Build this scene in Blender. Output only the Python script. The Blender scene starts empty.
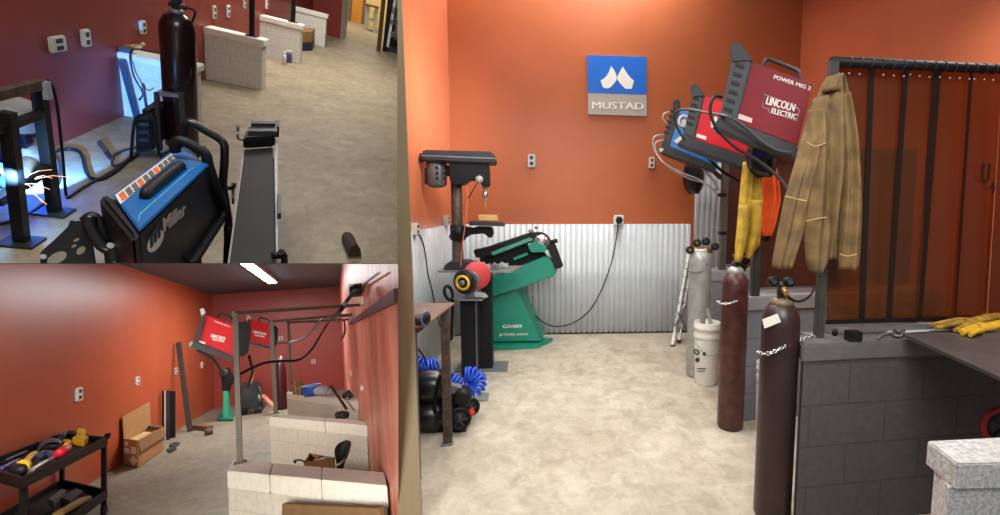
import bpy, bmesh, math, random
from mathutils import Vector, Matrix
random.seed(7)
V = Vector
PI = math.pi
S = bpy.context.scene
COL = S.collection
# ------------------------------------------------------------------ camera model and the three rooms
FX, PX, PY = 500.0, 560.0, 257.5
class Room:
    """A room with its own level floor: local x right, y deep, z up; the viewer's eye stands h above its floor."""
    def __init__(s, vd, zx, h):
        dx, dy = vd[0]-PX, vd[1]-PY
        d = V((dx, dy, FX)).normalized()
        z = V((zx, -(zx*dx+FX*FX)/dy, FX))
        if z.y < 0: z = -z
        z.normalize()
        x = z.cross(d)
        if x.x < 0: x = -x
        s.d, s.up, s.x, s.h = d, -z, x, h
        s.M = Matrix((x, d, -z))
    def ray(s, u, v): return s.M @ V((u-PX, v-PY, FX))
    def z(s, u, v, z=0.0):
        r = s.ray(u, v); return r*((z-s.h)/r.z)+V((0, 0, s.h))
    def y(s, u, v, y):
        r = s.ray(u, v); return r*(y/r.y)+V((0, 0, s.h))
    def xx(s, u, v, x):
        r = s.ray(u, v); return r*(x/r.x)+V((0, 0, s.h))
    def pl(s, u, v, p, n):
        r = s.ray(u, v); e = V((0, 0, s.h)); return e+r*((p-e).dot(n)/r.dot(n))
    def px(s, p, n=1.0):
        """size in metres of n photo pixels at point p"""
        q = s.M.transposed() @ (p-V((0, 0, s.h)))
        return n*q.length/ (FX*math.sqrt(1+((q.x/q.z)**2+(q.y/q.z)**2)))*1.0*q.length/q.z if False else n*q.z/FX
RC = Room((532, 206), 0, 1.53)
RA = Room((418, -16), -310, 1.9)
RB = Room((333, 335), -452, 1.7)
def to_world(R):
    rot = RC.M @ R.M.transposed()
    return Matrix.Translation((0, 0, RC.h)) @ rot.to_4x4() @ Matrix.Translation((0, 0, -R.h))
R = RC
ROOM = {}
# ------------------------------------------------------------------ materials
def lin(c):
    c = c/255.0
    return c/12.92 if c <= .04045 else ((c+.055)/1.055)**2.4
def L3(rgb, k=1.0): return (lin(rgb[0])*k, lin(rgb[1])*k, lin(rgb[2])*k, 1)
MATS = {}
def M(name, rgb, rough=.5, metal=0.0, var=.12, scale=9.0, bump=0.0, rgb2=None, spec=.5, detail=5, stretch=None):
    if name in MATS: return MATS[name]
    m = bpy.data.materials.new(name); m.use_nodes = True
    nt = m.node_tree; b = nt.nodes['Principled BSDF']
    b.inputs['Roughness'].default_value = rough; b.inputs['Metallic'].default_value = metal
    b.inputs['Specular IOR Level'].default_value = spec
    tc = nt.nodes.new('ShaderNodeTexCoord'); nz = nt.nodes.new('ShaderNodeTexNoise')
    nz.inputs['Scale'].default_value = scale; nz.inputs['Detail'].default_value = detail
    src = tc.outputs['Object']
    if stretch:
        mp = nt.nodes.new('ShaderNodeMapping'); mp.inputs['Scale'].default_value = stretch
        nt.links.new(src, mp.inputs['Vector']); src = mp.outputs['Vector']
    nt.links.new(src, nz.inputs['Vector'])
    rp = nt.nodes.new('ShaderNodeValToRGB')
    a = L3(rgb, 1-var); c = L3(rgb2, 1) if rgb2 else L3(rgb, 1+var)
    rp.color_ramp.elements[0].position = .35; rp.color_ramp.elements[1].position = .68
    rp.color_ramp.elements[0].color = a; rp.color_ramp.elements[1].color = c
    nt.links.new(nz.outputs['Fac'], rp.inputs['Fac']); nt.links.new(rp.outputs['Color'], b.inputs['Base Color'])
    if bump:
        bp = nt.nodes.new('ShaderNodeBump'); bp.inputs['Strength'].default_value = bump; bp.inputs['Distance'].default_value = .01
        nt.links.new(nz.outputs['Fac'], bp.inputs['Height']); nt.links.new(bp.outputs['Normal'], b.inputs['Normal'])
    MATS[name] = m
    return m
def EMIT(name, rgb, k):
    m = bpy.data.materials.new(name); m.use_nodes = True
    b = m.node_tree.nodes['Principled BSDF']
    b.inputs['Base Color'].default_value = L3(rgb); b.inputs['Emission Color'].default_value = L3(rgb); b.inputs['Emission Strength'].default_value = k
    return m
def BLOCK(name, rgb, mortar, off=0.0, rough=.75, spec=.15):
    m = M(name, rgb, rough, var=.08, scale=30, bump=.25, spec=spec); nt = m.node_tree; b = nt.nodes['Principled BSDF']
    uv = nt.nodes.new('ShaderNodeUVMap'); mp = nt.nodes.new('ShaderNodeMapping'); mp.inputs['Location'].default_value = (off, .0, 0)
    br = nt.nodes.new('ShaderNodeTexBrick')
    br.inputs['Scale'].default_value = 1; br.inputs['Brick Width'].default_value = .4; br.inputs['Row Height'].default_value = .2
    br.inputs['Mortar Size'].default_value = .006; br.inputs['Mortar Smooth'].default_value = .4
    nt.links.new(uv.outputs['UV'], mp.inputs['Vector']); nt.links.new(mp.outputs['Vector'], br.inputs['Vector'])
    rp = [n for n in nt.nodes if n.type == 'VALTORGB'][0]
    mx = nt.nodes.new('ShaderNodeMix'); mx.data_type = 'RGBA'
    nt.links.new(br.outputs['Fac'], mx.inputs['Factor']); nt.links.new(rp.outputs['Color'], mx.inputs[6]); mx.inputs[7].default_value = L3(mortar)
    nt.links.new(mx.outputs[2], b.inputs['Base Color'])
    nz = [n for n in nt.nodes if n.type == 'TEX_NOISE'][0]; bp = [n for n in nt.nodes if n.type == 'BUMP'][0]
    mt = nt.nodes.new('ShaderNodeMath'); mt.operation = 'MULTIPLY_ADD'
    nt.links.new(br.outputs['Fac'], mt.inputs[0]); mt.inputs[1].default_value = -.6; nt.links.new(nz.outputs['Fac'], mt.inputs[2])
    nt.links.new(mt.outputs[0], bp.inputs['Height'])
    return m
def CONCRETE(name, c1, c2, c3):
    m = bpy.data.materials.new(name); m.use_nodes = True; nt = m.node_tree; b = nt.nodes['Principled BSDF']
    tc = nt.nodes.new('ShaderNodeTexCoord')
    def nz(sc, det, st=(1, 1, 1)):
        mp = nt.nodes.new('ShaderNodeMapping'); mp.inputs['Scale'].default_value = st
        nt.links.new(tc.outputs['Object'], mp.inputs['Vector'])
        n = nt.nodes.new('ShaderNodeTexNoise'); n.inputs['Scale'].default_value = sc; n.inputs['Detail'].default_value = det; n.inputs['Roughness'].default_value = .65
        n.inputs['Distortion'].default_value = .6
        nt.links.new(mp.outputs['Vector'], n.inputs['Vector']); return n
    n1, n2, n3 = nz(1.6, 8), nz(9, 8, (1, .7, 1)), nz(45, 4)
    def ramp(n, a, c, p0=.3, p1=.7):
        r = nt.nodes.new('ShaderNodeValToRGB'); r.color_ramp.elements[0].color = a; r.color_ramp.elements[1].color = c
        r.color_ramp.elements[0].position = p0; r.color_ramp.elements[1].position = p1
        nt.links.new(n.outputs['Fac'], r.inputs['Fac']); return r
    r1 = ramp(n1, L3(c1), L3(c2)); r2 = ramp(n2, (.72, .7, .66, 1), (1.0, 1.0, 1.0, 1), .33, .6); r3 = ramp(n3, (.88, .88, .88, 1), (1, 1, 1, 1))
    r4 = ramp(nz(4.5, 10, (.6, 1.4, 1)), (0, 0, 0, 1), (.7, .7, .7, 1), .56, .85)
    def mul(a, c):
        x = nt.nodes.new('ShaderNodeMix'); x.data_type = 'RGBA'; x.blend_type = 'MULTIPLY'; x.inputs['Factor'].default_value = 1
        nt.links.new(a, x.inputs[6]); nt.links.new(c, x.inputs[7]); return x.outputs[2]
    o = mul(mul(r1.outputs['Color'], r2.outputs['Color']), r3.outputs['Color'])
    x = nt.nodes.new('ShaderNodeMix'); x.data_type = 'RGBA'; nt.links.new(r4.outputs['Color'], x.inputs['Factor']); nt.links.new(o, x.inputs[6]); x.inputs[7].default_value = L3(c3)
    nt.links.new(x.outputs[2], b.inputs['Base Color'])
    b.inputs['Roughness'].default_value = .55; b.inputs['Specular IOR Level'].default_value = .3
    bp = nt.nodes.new('ShaderNodeBump'); bp.inputs['Strength'].default_value = .15; bp.inputs['Distance'].default_value = .01
    nt.links.new(n2.outputs['Fac'], bp.inputs['Height']); nt.links.new(bp.outputs['Normal'], b.inputs['Normal'])
    return m
orange = M('orange_paint', (182, 98, 58), .42, var=.05, scale=2.2, spec=.45)
orange2 = M('satin_orange_lit', (198, 112, 76), .3, var=.05, scale=2.0, spec=.6)  # same orange paint, satin, lightened to carry the glare on the side walls
maroon = M('wall_paint_dim', (140, 54, 44), .45, var=.06, scale=1.5, spec=.4)  # same wall paint, darkened to stand for weaker light in this room
rust_wall = M('rust_paint', (176, 86, 52), .38, var=.06, scale=1.5, spec=.45)
worn = M('worn_red_paint', (204, 108, 86), .4, var=.14, scale=3.2, rgb2=(230, 150, 130), spec=.5, stretch=(1, 1.6, .5))
concC = CONCRETE('concrete_pale', (176, 166, 148), (206, 198, 182), (216, 210, 198))
concA = CONCRETE('concrete_tan', (150, 136, 112), (178, 164, 138), (186, 174, 150))
concB = CONCRETE('concrete_grey', (136, 132, 114), (160, 155, 136), (172, 168, 152))
graphite = M('graphite_paint', (50, 50, 54), .5, var=.1, spec=.3)
black = M('black_plastic', (24, 24, 27), .5, var=.15, spec=.25)
blackr = M('black_rubber', (20, 20, 22), .6, var=.15, spec=.25)
blackg = M('black_gloss', (18, 19, 22), .28, var=.1, spec=.6)
dkgrey = M('dark_grey_plastic', (56, 58, 62), .5, var=.1, spec=.35)
grey = M('grey_metal', (128, 130, 132), .42, .35, var=.12, scale=20)
lgrey = M('light_grey_metal', (176, 178, 178), .4, .3, var=.1, scale=20)
steel = M('bare_steel', (122, 118, 112), .38, .7, var=.2, scale=16)
chrome = M('chrome', (205, 205, 205), .2, .9, var=.05)
rustst = M('rusty_steel', (76, 60, 52), .6, .3, var=.25, scale=24, rgb2=(100, 80, 70))
pipe = M('dark_steel_tube', (70, 68, 64), .5, .3, var=.15)
pipeB = M('grey_steel_tube', (88, 83, 72), .5, .25, var=.15)
white = M('white_plastic', (226, 226, 220), .45, var=.05)
cream = M('cream_plastic', (212, 206, 188), .5, var=.05)
offw = M('off_white_paint', (214, 208, 196), .6, var=.06)
brass = M('brass', (176, 140, 74), .35, .6, var=.15)
redp = M('red_enamel', (196, 20, 34), .4, var=.05, spec=.25)
dredp = M('deep_red_enamel', (120, 15, 29), .45, var=.05, spec=.2)
bluep = M('blue_enamel', (26, 120, 205), .35, var=.05)
green = M('green_enamel', (14, 132, 110), .4, var=.06)
green2 = M('bright_green_enamel', (40, 180, 140), .4, var=.06)
yellow = M('yellow_paint', (224, 180, 40), .5, var=.1)
orangef = M('orange_fabric', (235, 92, 24), .8, var=.1, scale=14, bump=.3)
yleather = M('yellow_leather', (182, 148, 46), .75, var=.28, scale=14, bump=.3)
bleather = M('brown_leather', (100, 78, 44), .75, var=.25, scale=12, bump=.4, rgb2=(126, 100, 60))
card = M('cardboard', (170, 128, 78), .8, var=.06)
wood = M('pine', (206, 170, 104), .6, var=.1, scale=10, stretch=(1, 8, 8))
brownw = M('brown_wood', (120, 92, 66), .65, var=.15, scale=10)
tankm = M('maroon_steel', (70, 38, 34), .42, .1, var=.2, scale=14, rgb2=(90, 50, 44))
tankd = M('dark_maroon_steel', (52, 33, 34), .4, .1, var=.15, scale=14)
tankA = M('near_black_maroon_steel', (40, 22, 24), .25, .2, var=.1, spec=.6)
tankg = M('silver_grey_steel', (158, 162, 160), .4, .25, var=.1, scale=14)
corr = M('galvanised_sheet', (196, 203, 208), .42, .2, var=.05, scale=5)
bluehose = M('blue_hose', (28, 84, 216), .35, var=.08)
paper = M('paper', (222, 218, 206), .7, var=.04)
redlab = M('red_tag', (220, 40, 40), .5, var=.05)
graymat = M('grey_block_smooth', (96, 98, 104), .6, var=.06, scale=20)
blkC = BLOCK('grey_painted_block', (132, 137, 146), (116, 120, 128))
blkCf = BLOCK('charcoal_painted_block', (86, 84, 86), (76, 74, 77), .13)
blkA = BLOCK('white_painted_block', (222, 220, 212), (206, 203, 195), .1)
blkcap = M('white_cap_block', (236, 232, 220), .75, var=.05, scale=26, bump=.25, spec=.2)
speck = M('speckled_block', (206, 206, 204), .8, var=.3, scale=90, bump=.4, rgb2=(222, 222, 220), detail=2)
gcap = M('grey_cap_block', (150, 153, 158), .6, var=.07, scale=20, bump=.2)
gcapf = M('charcoal_cap_block', (98, 96, 98), .6, var=.07, scale=20, bump=.2)
beige = M('beige_post_paint', (118, 104, 78), .5, var=.05, scale=4, stretch=(8, 8, .5))
# ------------------------------------------------------------------ mesh builder
class MB:
    def __init__(s): s.bm = bmesh.new(); s.uv = s.bm.loops.layers.uv.new('UVMap')
    def face(s, vs, smooth=False):
        try:
            f = s.bm.faces.new(vs); f.smooth = smooth; return f
        except ValueError: return None
    def prism(s, pts, vec, scale2=None):
        """closed polygon extruded along vec; optional shrink of the far side about its centre"""
        a = [s.bm.verts.new(p) for p in pts]
        c = sum(pts, V())/len(pts)
        q = [p if scale2 is None else c+(p-c)*scale2 for p in pts]
        b = [s.bm.verts.new(p+vec) for p in q]
        s.face(a); s.face(b[::-1])
        n = len(a); run = 0
        for i in range(n):
            j = (i+1) % n
            f = s.face([a[j], a[i], b[i], b[j]])
            l1 = (pts[j]-pts[i]).length
            if f:
                z0, z1 = pts[i].z, pts[i].z+vec.z
                for lp, w in zip(f.loops, ((run+l1, pts[j].z), (run, pts[i].z), (run, z1), (run+l1, pts[j].z+vec.z))): lp[s.uv].uv = w
            run += l1
        return s
    def box(s, c, sx, sy, sz, ex=V((1, 0, 0)), ey=V((0, 1, 0)), ez=V((0, 0, 1))):
        c = V(c); p = [c-ex*sx/2-ey*sy/2-ez*sz/2, c+ex*sx/2-ey*sy/2-ez*sz/2, c+ex*sx/2+ey*sy/2-ez*sz/2, c-ex*sx/2+ey*sy/2-ez*sz/2]
        return s.prism(p, ez*sz)
    def bar(s, a, b, w, h=None, up=V((0, 0, 1))):
        a, b = V(a), V(b); d = (b-a).normalized(); h = h or w
        if abs(d.dot(up)) > .95: up = V((0, 1, 0))
        x = d.cross(up).normalized(); y = x.cross(d)
        return s.prism([a-x*w/2-y*h/2, a+x*w/2-y*h/2, a+x*w/2+y*h/2, a-x*w/2+y*h/2], b-a)
    def tube(s, path, r, n=8, closed=False, smoothpath=0):
        path = [V(p) for p in path]
        if smoothpath:
            out = []; m = len(path)
            for i in range(m if closed else m-1):
                g = (lambda k: path[k % m]) if closed else (lambda k: path[max(0, min(m-1, k))])
                p0, p1, p2, p3 = g(i-1), g(i), g(i+1), g(i+2)
                for k in range(smoothpath):
                    t = k/smoothpath
                    out.append(.5*((2*p1)+(p2-p0)*t+(2*p0-5*p1+4*p2-p3)*t*t+(3*p1-p0-3*p2+p3)*t**3))
            if not closed: out.append(path[-1])
            path = out
        m = len(path); rr = r if callable(r) else (lambda t: r)
        nrm = None; rings = []
        for i, p in enumerate(path):
            if closed: d = path[(i+1) % m]-path[i-1]
            else: d = path[min(i+1, m-1)]-path[max(i-1, 0)]
            if d.length < 1e-9: d = V((0, 0, 1))
            d.normalize()
            if nrm is None:
                nrm = d.orthogonal().normalized()
            nrm = (nrm-d*nrm.dot(d))
            if nrm.length < 1e-6: nrm = d.orthogonal()
            nrm.normalize(); b = d.cross(nrm); q = rr(i/max(1, m-1))
            rings.append([s.bm.verts.new(p+(nrm*math.cos(2*PI*k/n)+b*math.sin(2*PI*k/n))*q) for k in range(n)])
        for i in range(m if closed else m-1):
            A_, B_ = rings[i], rings[(i+1) % m]
            for k in range(n): s.face([A_[k], A_[(k+1) % n], B_[(k+1) % n], B_[k]], True)
        if not closed: s.face(rings[0][::-1]); s.face(rings[-1])
        return s
    def lathe(s, o, ax, prof, n=24):
        """prof: (radius, distance along ax)"""
        o, ax = V(o), V(ax).normalized(); x = ax.orthogonal().normalized(); y = ax.cross(x); rings = []
        for r, t in prof: rings.append([s.bm.verts.new(o+ax*t+(x*math.cos(2*PI*k/n)+y*math.sin(2*PI*k/n))*max(r, 1e-4)) for k in range(n)])
        for A_, B_ in zip(rings, rings[1:]):
            for k in range(n): s.face([A_[k], A_[(k+1) % n], B_[(k+1) % n], B_[k]], True)
        s.face(rings[0][::-1]); s.face(rings[-1])
        return s
    def ell(s, c, rx, ry, rz, n=16, m=10, ax=None, ex=V((1, 0, 0)), ey=V((0, 1, 0)), ez=V((0, 0, 1)), cut=None):
        c = V(c); rings = []
        for i in range(m+1):
            th = PI*i/m
            if cut is not None and th > cut: th = cut
            rings.append([s.bm.verts.new(c+ex*rx*math.sin(th)*math.cos(2*PI*k/n)+ey*ry*math.sin(th)*math.sin(2*PI*k/n)+ez*rz*math.cos(th)) for k in range(n)])
            if cut is not None and th >= cut: break
        for A_, B_ in zip(rings, rings[1:]):
            for k in range(n): s.face([A_[k], A_[(k+1) % n], B_[(k+1) % n], B_[k]], True)
        return s
    def disc(s, c, ax, r, t, n=24): return s.lathe(c, ax, [(r, 0), (r, t)], n)
    def torus(s, c, ax, r, q, n=24, k=8, sx=1.0):
        ax = V(ax).normalized(); x = ax.orthogonal().normalized(); y = ax.cross(x)
        return s.tube([V(c)+(x*math.cos(2*PI*i/n)*sx+y*math.sin(2*PI*i/n))*r for i in range(n)], q, k, True)
def mesh_from(name, mb, off, m, bevel=0.0):
    bm = mb.bm
    bmesh.ops.remove_doubles(bm, verts=bm.verts, dist=1e-5)
    bmesh.ops.recalc_face_normals(bm, faces=bm.faces)
    if bevel:
        ed = [e for e in bm.edges if len(e.link_faces) == 2 and e.calc_face_angle(0) > .6 and not (e.link_faces[0].smooth and e.link_faces[1].smooth)]
        bmesh.ops.bevel(bm, geom=ed, offset=bevel, segments=2, affect='EDGES', clamp_overlap=True)
    bmesh.ops.translate(bm, verts=bm.verts, vec=-off)
    me = bpy.data.meshes.new(name); bm.to_mesh(me); bm.free(); me.materials.append(m)
    return me
ORG = {}
def thing(name, label, cat, loc, group=None, kind=None):
    o = bpy.data.objects.new(name, None); COL.objects.link(o); o.empty_display_size = .1
    o.location = loc; o['label'] = label; o['category'] = cat
    if group: o['group'] = group
    if kind: o['kind'] = kind
    ROOM[o.name] = R; ORG[o.name] = V(loc)
    return o
def part(name, mb, m, parent, bevel=0.0, label=None, kind=None):
    off = ORG[parent.name]
    o = bpy.data.objects.new(name, mesh_from(name, mb, off, m, bevel)); COL.objects.link(o); o.parent = parent
    ORG[o.name] = off
    if label: o['label'] = label
    if kind: o['kind'] = kind
    return o
def solo(name, mb, m, label, cat, group=None, kind=None, bevel=0.0):
    lo = V((min(v.co.x for v in mb.bm.verts), min(v.co.y for v in mb.bm.verts), min(v.co.z for v in mb.bm.verts)))
    hi = V((max(v.co.x for v in mb.bm.verts), max(v.co.y for v in mb.bm.verts), max(v.co.z for v in mb.bm.verts)))
    c = V(((lo.x+hi.x)/2, (lo.y+hi.y)/2, lo.z))
    o = bpy.data.objects.new(name, mesh_from(name, mb, c, m, bevel)); COL.objects.link(o); o.location = c
    o['label'] = label; o['category'] = cat
    if group: o['group'] = group
    if kind: o['kind'] = kind
    ROOM[o.name] = R; ORG[o.name] = c
    return o
def struct(name, mb, m, label, cat, bevel=0.0): return solo(name, mb, m, label, cat, kind='structure', bevel=bevel)
def text(name, s, m, parent, o, ux, uy, width, height, depth=.0008, bold=0.0):
    """flat lettering: baseline origin o, ux along the line, uy up"""
    cu = bpy.data.curves.new(name, 'FONT'); cu.body = s; cu.extrude = .02; cu.offset = bold; cu.resolution_u = 3
    t = bpy.data.objects.new(name, cu); COL.objects.link(t); bpy.context.view_layer.update()
    me = bpy.data.meshes.new_from_object(t.evaluated_get(bpy.context.evaluated_depsgraph_get()))
    bpy.data.objects.remove(t); bpy.data.curves.remove(cu)
    xs = [v.co.x for v in me.vertices]; ys = [v.co.y for v in me.vertices]
    x0, x1, y0, y1 = min(xs), max(xs), min(ys), max(ys)
    ux, uy = V(ux).normalized(), V(uy).normalized(); n = ux.cross(uy).normalized(); off = ORG[parent.name]
    for v in me.vertices:
        v.co = V(o)+ux*((v.co.x-x0)/(x1-x0)*width)+uy*((v.co.y-y0)/(y1-y0)*height)+n*(v.co.z/.02*depth+depth)-off
    vs = [v.co.copy() for v in me.vertices]; fs = [tuple(p.vertices) for p in me.polygons]; nv = len(vs); sh = ux*height*.07+n*depth*.5
    me = bpy.data.meshes.new(name); me.from_pydata(vs+[v+sh for v in vs], [], fs+[tuple(i+nv for i in f) for f in fs]); me.materials.append(m)
    ob = bpy.data.objects.new(name, me); COL.objects.link(ob); ob.parent = parent; ORG[ob.name] = off
    return ob
Y = lambda u, v, y: R.y(u, v, y)
Z = lambda u, v, z=0.0: R.z(u, v, z)
def outl(pts, y): return [R.y(u, v, y) for u, v in pts]
def slab(pts, y, t): return MB().prism(outl(pts, y), V((0, t, 0)))
UP, BACK, RT = V((0, 0, 1)), V((0, 1, 0)), V((1, 0, 0))
def drape(rows, y, depth, nu=18, folds=((3, .4),), seed=0, jag=0.0, tilt=0.0):
    """hanging cloth: rows of (v, u_left, u_right) from top to bottom; folded front, closed back"""
    rnd = random.Random(seed); mb = MB(); F, Bk = [], []
    ph = [rnd.uniform(0, 6.28) for _ in folds]
    out = []
    for (v0, a0, b0), (v1, a1, b1) in zip(rows, rows[1:]):
        k = max(2, int((v1-v0)/4))
        for i in range(k): t = i/k; out.append((v0+(v1-v0)*t, a0+(a1-a0)*t, b0+(b1-b0)*t))
    out.append(rows[-1])
    for j, (v, a, b) in enumerate(out):
        f, g = [], []
        tt = j/len(out)
        for i in range(nu+1):
            s = i/nu; e = math.sin(PI*min(1, max(0, s)))**.5
            w = sum(am*math.sin(fr*PI*s*2+p+1.3*math.sin(3*tt+p)) for (fr, am), p in zip(folds, ph))
            d = depth*e*(1+.45*w)*(.55+.45*math.sin(PI*(.25+.7*tt)))
            vv = v+(jag*math.sin(5*s*PI+ph[0]) if j == len(out)-1 else 0)
            p = R.y(a+(b-a)*s, vv, y); f.append(mb.bm.verts.new(p-BACK*d)); g.append(mb.bm.verts.new(p+BACK*(depth*.5*e+.002)))
        F.append(f); Bk.append(g)
    for j in range(len(F)-1):
        for i in range(nu):
            mb.face([F[j][i], F[j][i+1], F[j+1][i+1], F[j+1][i]], True); mb.face([Bk[j][i+1], Bk[j][i], Bk[j+1][i], Bk[j+1][i+1]], True)
        mb.face([F[j][0], F[j+1][0], Bk[j+1][0], Bk[j][0]], True); mb.face([F[j][nu], Bk[j][nu], Bk[j+1][nu], F[j+1][nu]], True)
    for i in range(nu):
        mb.face([F[0][i+1], F[0][i], Bk[0][i], Bk[0][i+1]]); mb.face([F[-1][i], F[-1][i+1], Bk[-1][i+1], Bk[-1][i]])
    return mb
def chain(path, link, wire):
    mb = MB(); path = [V(p) for p in path]; pts = []
    acc = []
    for a, b in zip(path, path[1:]):
        n = max(1, round((b-a).length/(link*1.45)))
        for k in range(n): acc.append((a+(b-a)*(k+.5)/n, (b-a).normalized()))
    for i, (p, d) in enumerate(acc):
        x = d.cross(UP).normalized(); y = x.cross(d).normalized(); q = y if i % 2 else x
        mb.tube([p+d*math.cos(2*PI*k/10)*link+q*math.sin(2*PI*k/10)*link*.6 for k in range(10)], wire, 5, True)
    return mb
def outlet(c, nx, up, w, h, label, grp, m=cream, d=.025, plug=False):
    """a wall socket: plate on a box, two receptacles; nx = outward normal"""
    c, nx, up = V(c), V(nx).normalized(), V(up); ex = up.cross(nx).normalized()
    t = thing('wall_outlet', label, 'outlet', c, grp)
    part('box', MB().box(c+nx*d/2, w, h, d, ex, up, nx), m, t, bevel=min(w, h)*.08)
    for k in (-1, 1):
        part('receptacle', MB().box(c+nx*(d+.001)+up*h*.22*k, w*.45, h*.26, .004, ex, up, nx), graphite, t)
    if plug: part('plug', MB().lathe(c+nx*d, nx, [(w*.32, 0), (w*.3, .05), (w*.15, .06)]), black, t)
    return t
def cable(name, pts, r, m, label, cat='cable', grp=None, n=6, sm=6): return solo(name, MB().tube(pts, r, n, smoothpath=sm), m, label, cat, grp)
# =================================================================== ROOM C: the long shop with corrugated wainscot
R = RC
YB = 5.88
xl = lambda y: -.93-.055*(YB-y)
def quad(pts): return [V(p) for p in pts]
struct('floor', MB().prism(quad([(-1.2, 1.2, 0), (3.5, 1.2, 0), (3.5, 6.0, 0), (-1.2, 6.0, 0)]), V((0, 0, -.1))), concC, 'pale worn concrete floor of the shop with the corrugated wall', 'floor')
struct('wall_back', MB().box((1.1, YB+.06, 2.2), 4.4, .12, 4.4), orange, 'burnt orange back wall carrying the blue and grey sign', 'wall')
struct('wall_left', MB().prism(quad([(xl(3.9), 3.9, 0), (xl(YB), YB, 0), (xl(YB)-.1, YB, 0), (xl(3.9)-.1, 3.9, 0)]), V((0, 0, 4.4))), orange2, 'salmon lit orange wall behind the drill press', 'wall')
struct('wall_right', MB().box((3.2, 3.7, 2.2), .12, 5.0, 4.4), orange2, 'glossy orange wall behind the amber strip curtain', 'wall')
struct('trim_1', MB().prism([RC.y(397.4, -8, 2.3), RC.y(401, -8, 2.3), RC.y(421.8, 524, 2.3), RC.y(397.4, 524, 2.3)], V((-.02, .1, 0))), beige, 'beige painted door post at the left edge of the shop with the drill press', 'post')
def corrug(a, b, z0, z1, pitch=.0653, amp=.0125, nrm=V((0, -1, 0))):
    mb = MB(); a, b = V(a), V(b); d = b-a; n = int(d.length/pitch*10); lo, hi = [], []
    for i in range(n+1):
        p = a+d*(i/n)+nrm*(2*amp*min(1, 1.7*abs(math.sin(PI*i/10))))
        lo.append(mb.bm.verts.new(p+V((0, 0, z0)))); hi.append(mb.bm.verts.new(p+V((0, 0, z1))))
    for i in range(n): mb.face([lo[i], lo[i+1], hi[i+1], hi[i]], True)
    l2 = mb.bm.verts.new(a+V((0, 0, z0))); r2 = mb.bm.verts.new(b+V((0, 0, z0))); l3 = mb.bm.verts.new(a+V((0, 0, z1))); r3 = mb.bm.verts.new(b+V((0, 0, z1)))
    mb.face(hi+[r3, l3]); mb.face(lo[::-1]+[l2, r2]); mb.face([l2, r2, r3, l3]); return mb
xr = RC.y(688, 300, YB).x
struct('trim_2', corrug((xl(YB)+.01, YB-.001, 0), (xr, YB-.001, 0), .02, 1.318), corr, 'wide low corrugated metal wainscot on the back wall', 'wall panel')
struct('trim_3', corrug((xl(4.0)+.001, 4.0, 0), (xl(YB-.03)+.001, YB-.03, 0), .02, 1.318, nrm=V((1, -.05, 0))), corr, 'corrugated metal wainscot on the left wall behind the drill press', 'wall panel')
x0, x1 = RC.y(693, 250, YB).x, RC.y(733, 250, YB).x
struct('trim_4', corrug((x0, YB-.001, 0), (x1, YB-.001, 0), .3, 2.35), corr, 'tall narrow corrugated metal panel behind the silver gas cylinder', 'wall panel')
struct('baseboard_back', MB().box(((xl(YB)+xr)/2, YB-.012, .012), xr-xl(YB), .024, .024), graphite, 'dark strip along the foot of the corrugated back wall', 'baseboard')
# --- sign
t = thing('wall_sign', 'square blue and grey sign with white emblem high on the orange wall', 'sign', Y(617, 115, YB-.02))
sy = YB-.03
part('panel', slab([(587, 55), (646.3, 56.8), (646.8, 116), (588.2, 114.2)], sy, .03), M('sign_grey', (176, 174, 166), .45, var=.03), t)
part('blue_field', slab([(587, 55), (646.3, 56.8), (646.6, 94.6), (587.8, 92.8)], sy-.002, .002), M('sign_blue', (28, 108, 214), .4, var=.03), t)
swh = M('sign_white', (240, 240, 236), .5, var=.02)
def leaf(pts): return slab(pts, sy-.004, .002)
def sp(pts, n=5):
    o = []
    for i in range(len(pts)):
        p0, p1, p2, p3 = pts[i-1], pts[i], pts[(i+1) % len(pts)], pts[(i+2) % len(pts)]
        o.append(p1)
    return o
part('emblem', leaf([(611.2, 66), (614, 69.8), (615.9, 73.8), (616.8, 77.2), (616.2, 80.6), (613.5, 84), (610.5, 87.2), (608.5, 88.4), (605, 88.2), (602.5, 86.6), (600.5, 80.4), (603.5, 78.8), (606.5, 76), (609, 72)]), swh, t)
part('emblem', leaf([(623, 66.4), (625.6, 71), (628.2, 75), (631, 78.2), (634, 80.8), (631.8, 88.6), (628, 89), (625.2, 88.6), (622, 85.4), (619, 81.8), (617.2, 79.2), (617.2, 77), (618.8, 73.6), (621, 69.6)]), swh, t)
a, b = Y(592, 108.6, sy), Y(643.2, 109.8, sy)
text('lettering', 'MUSTAD', swh, t, a+V((0, -.001, 0)), b-a, UP, (b-a).length, .078, .002, 0)
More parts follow.
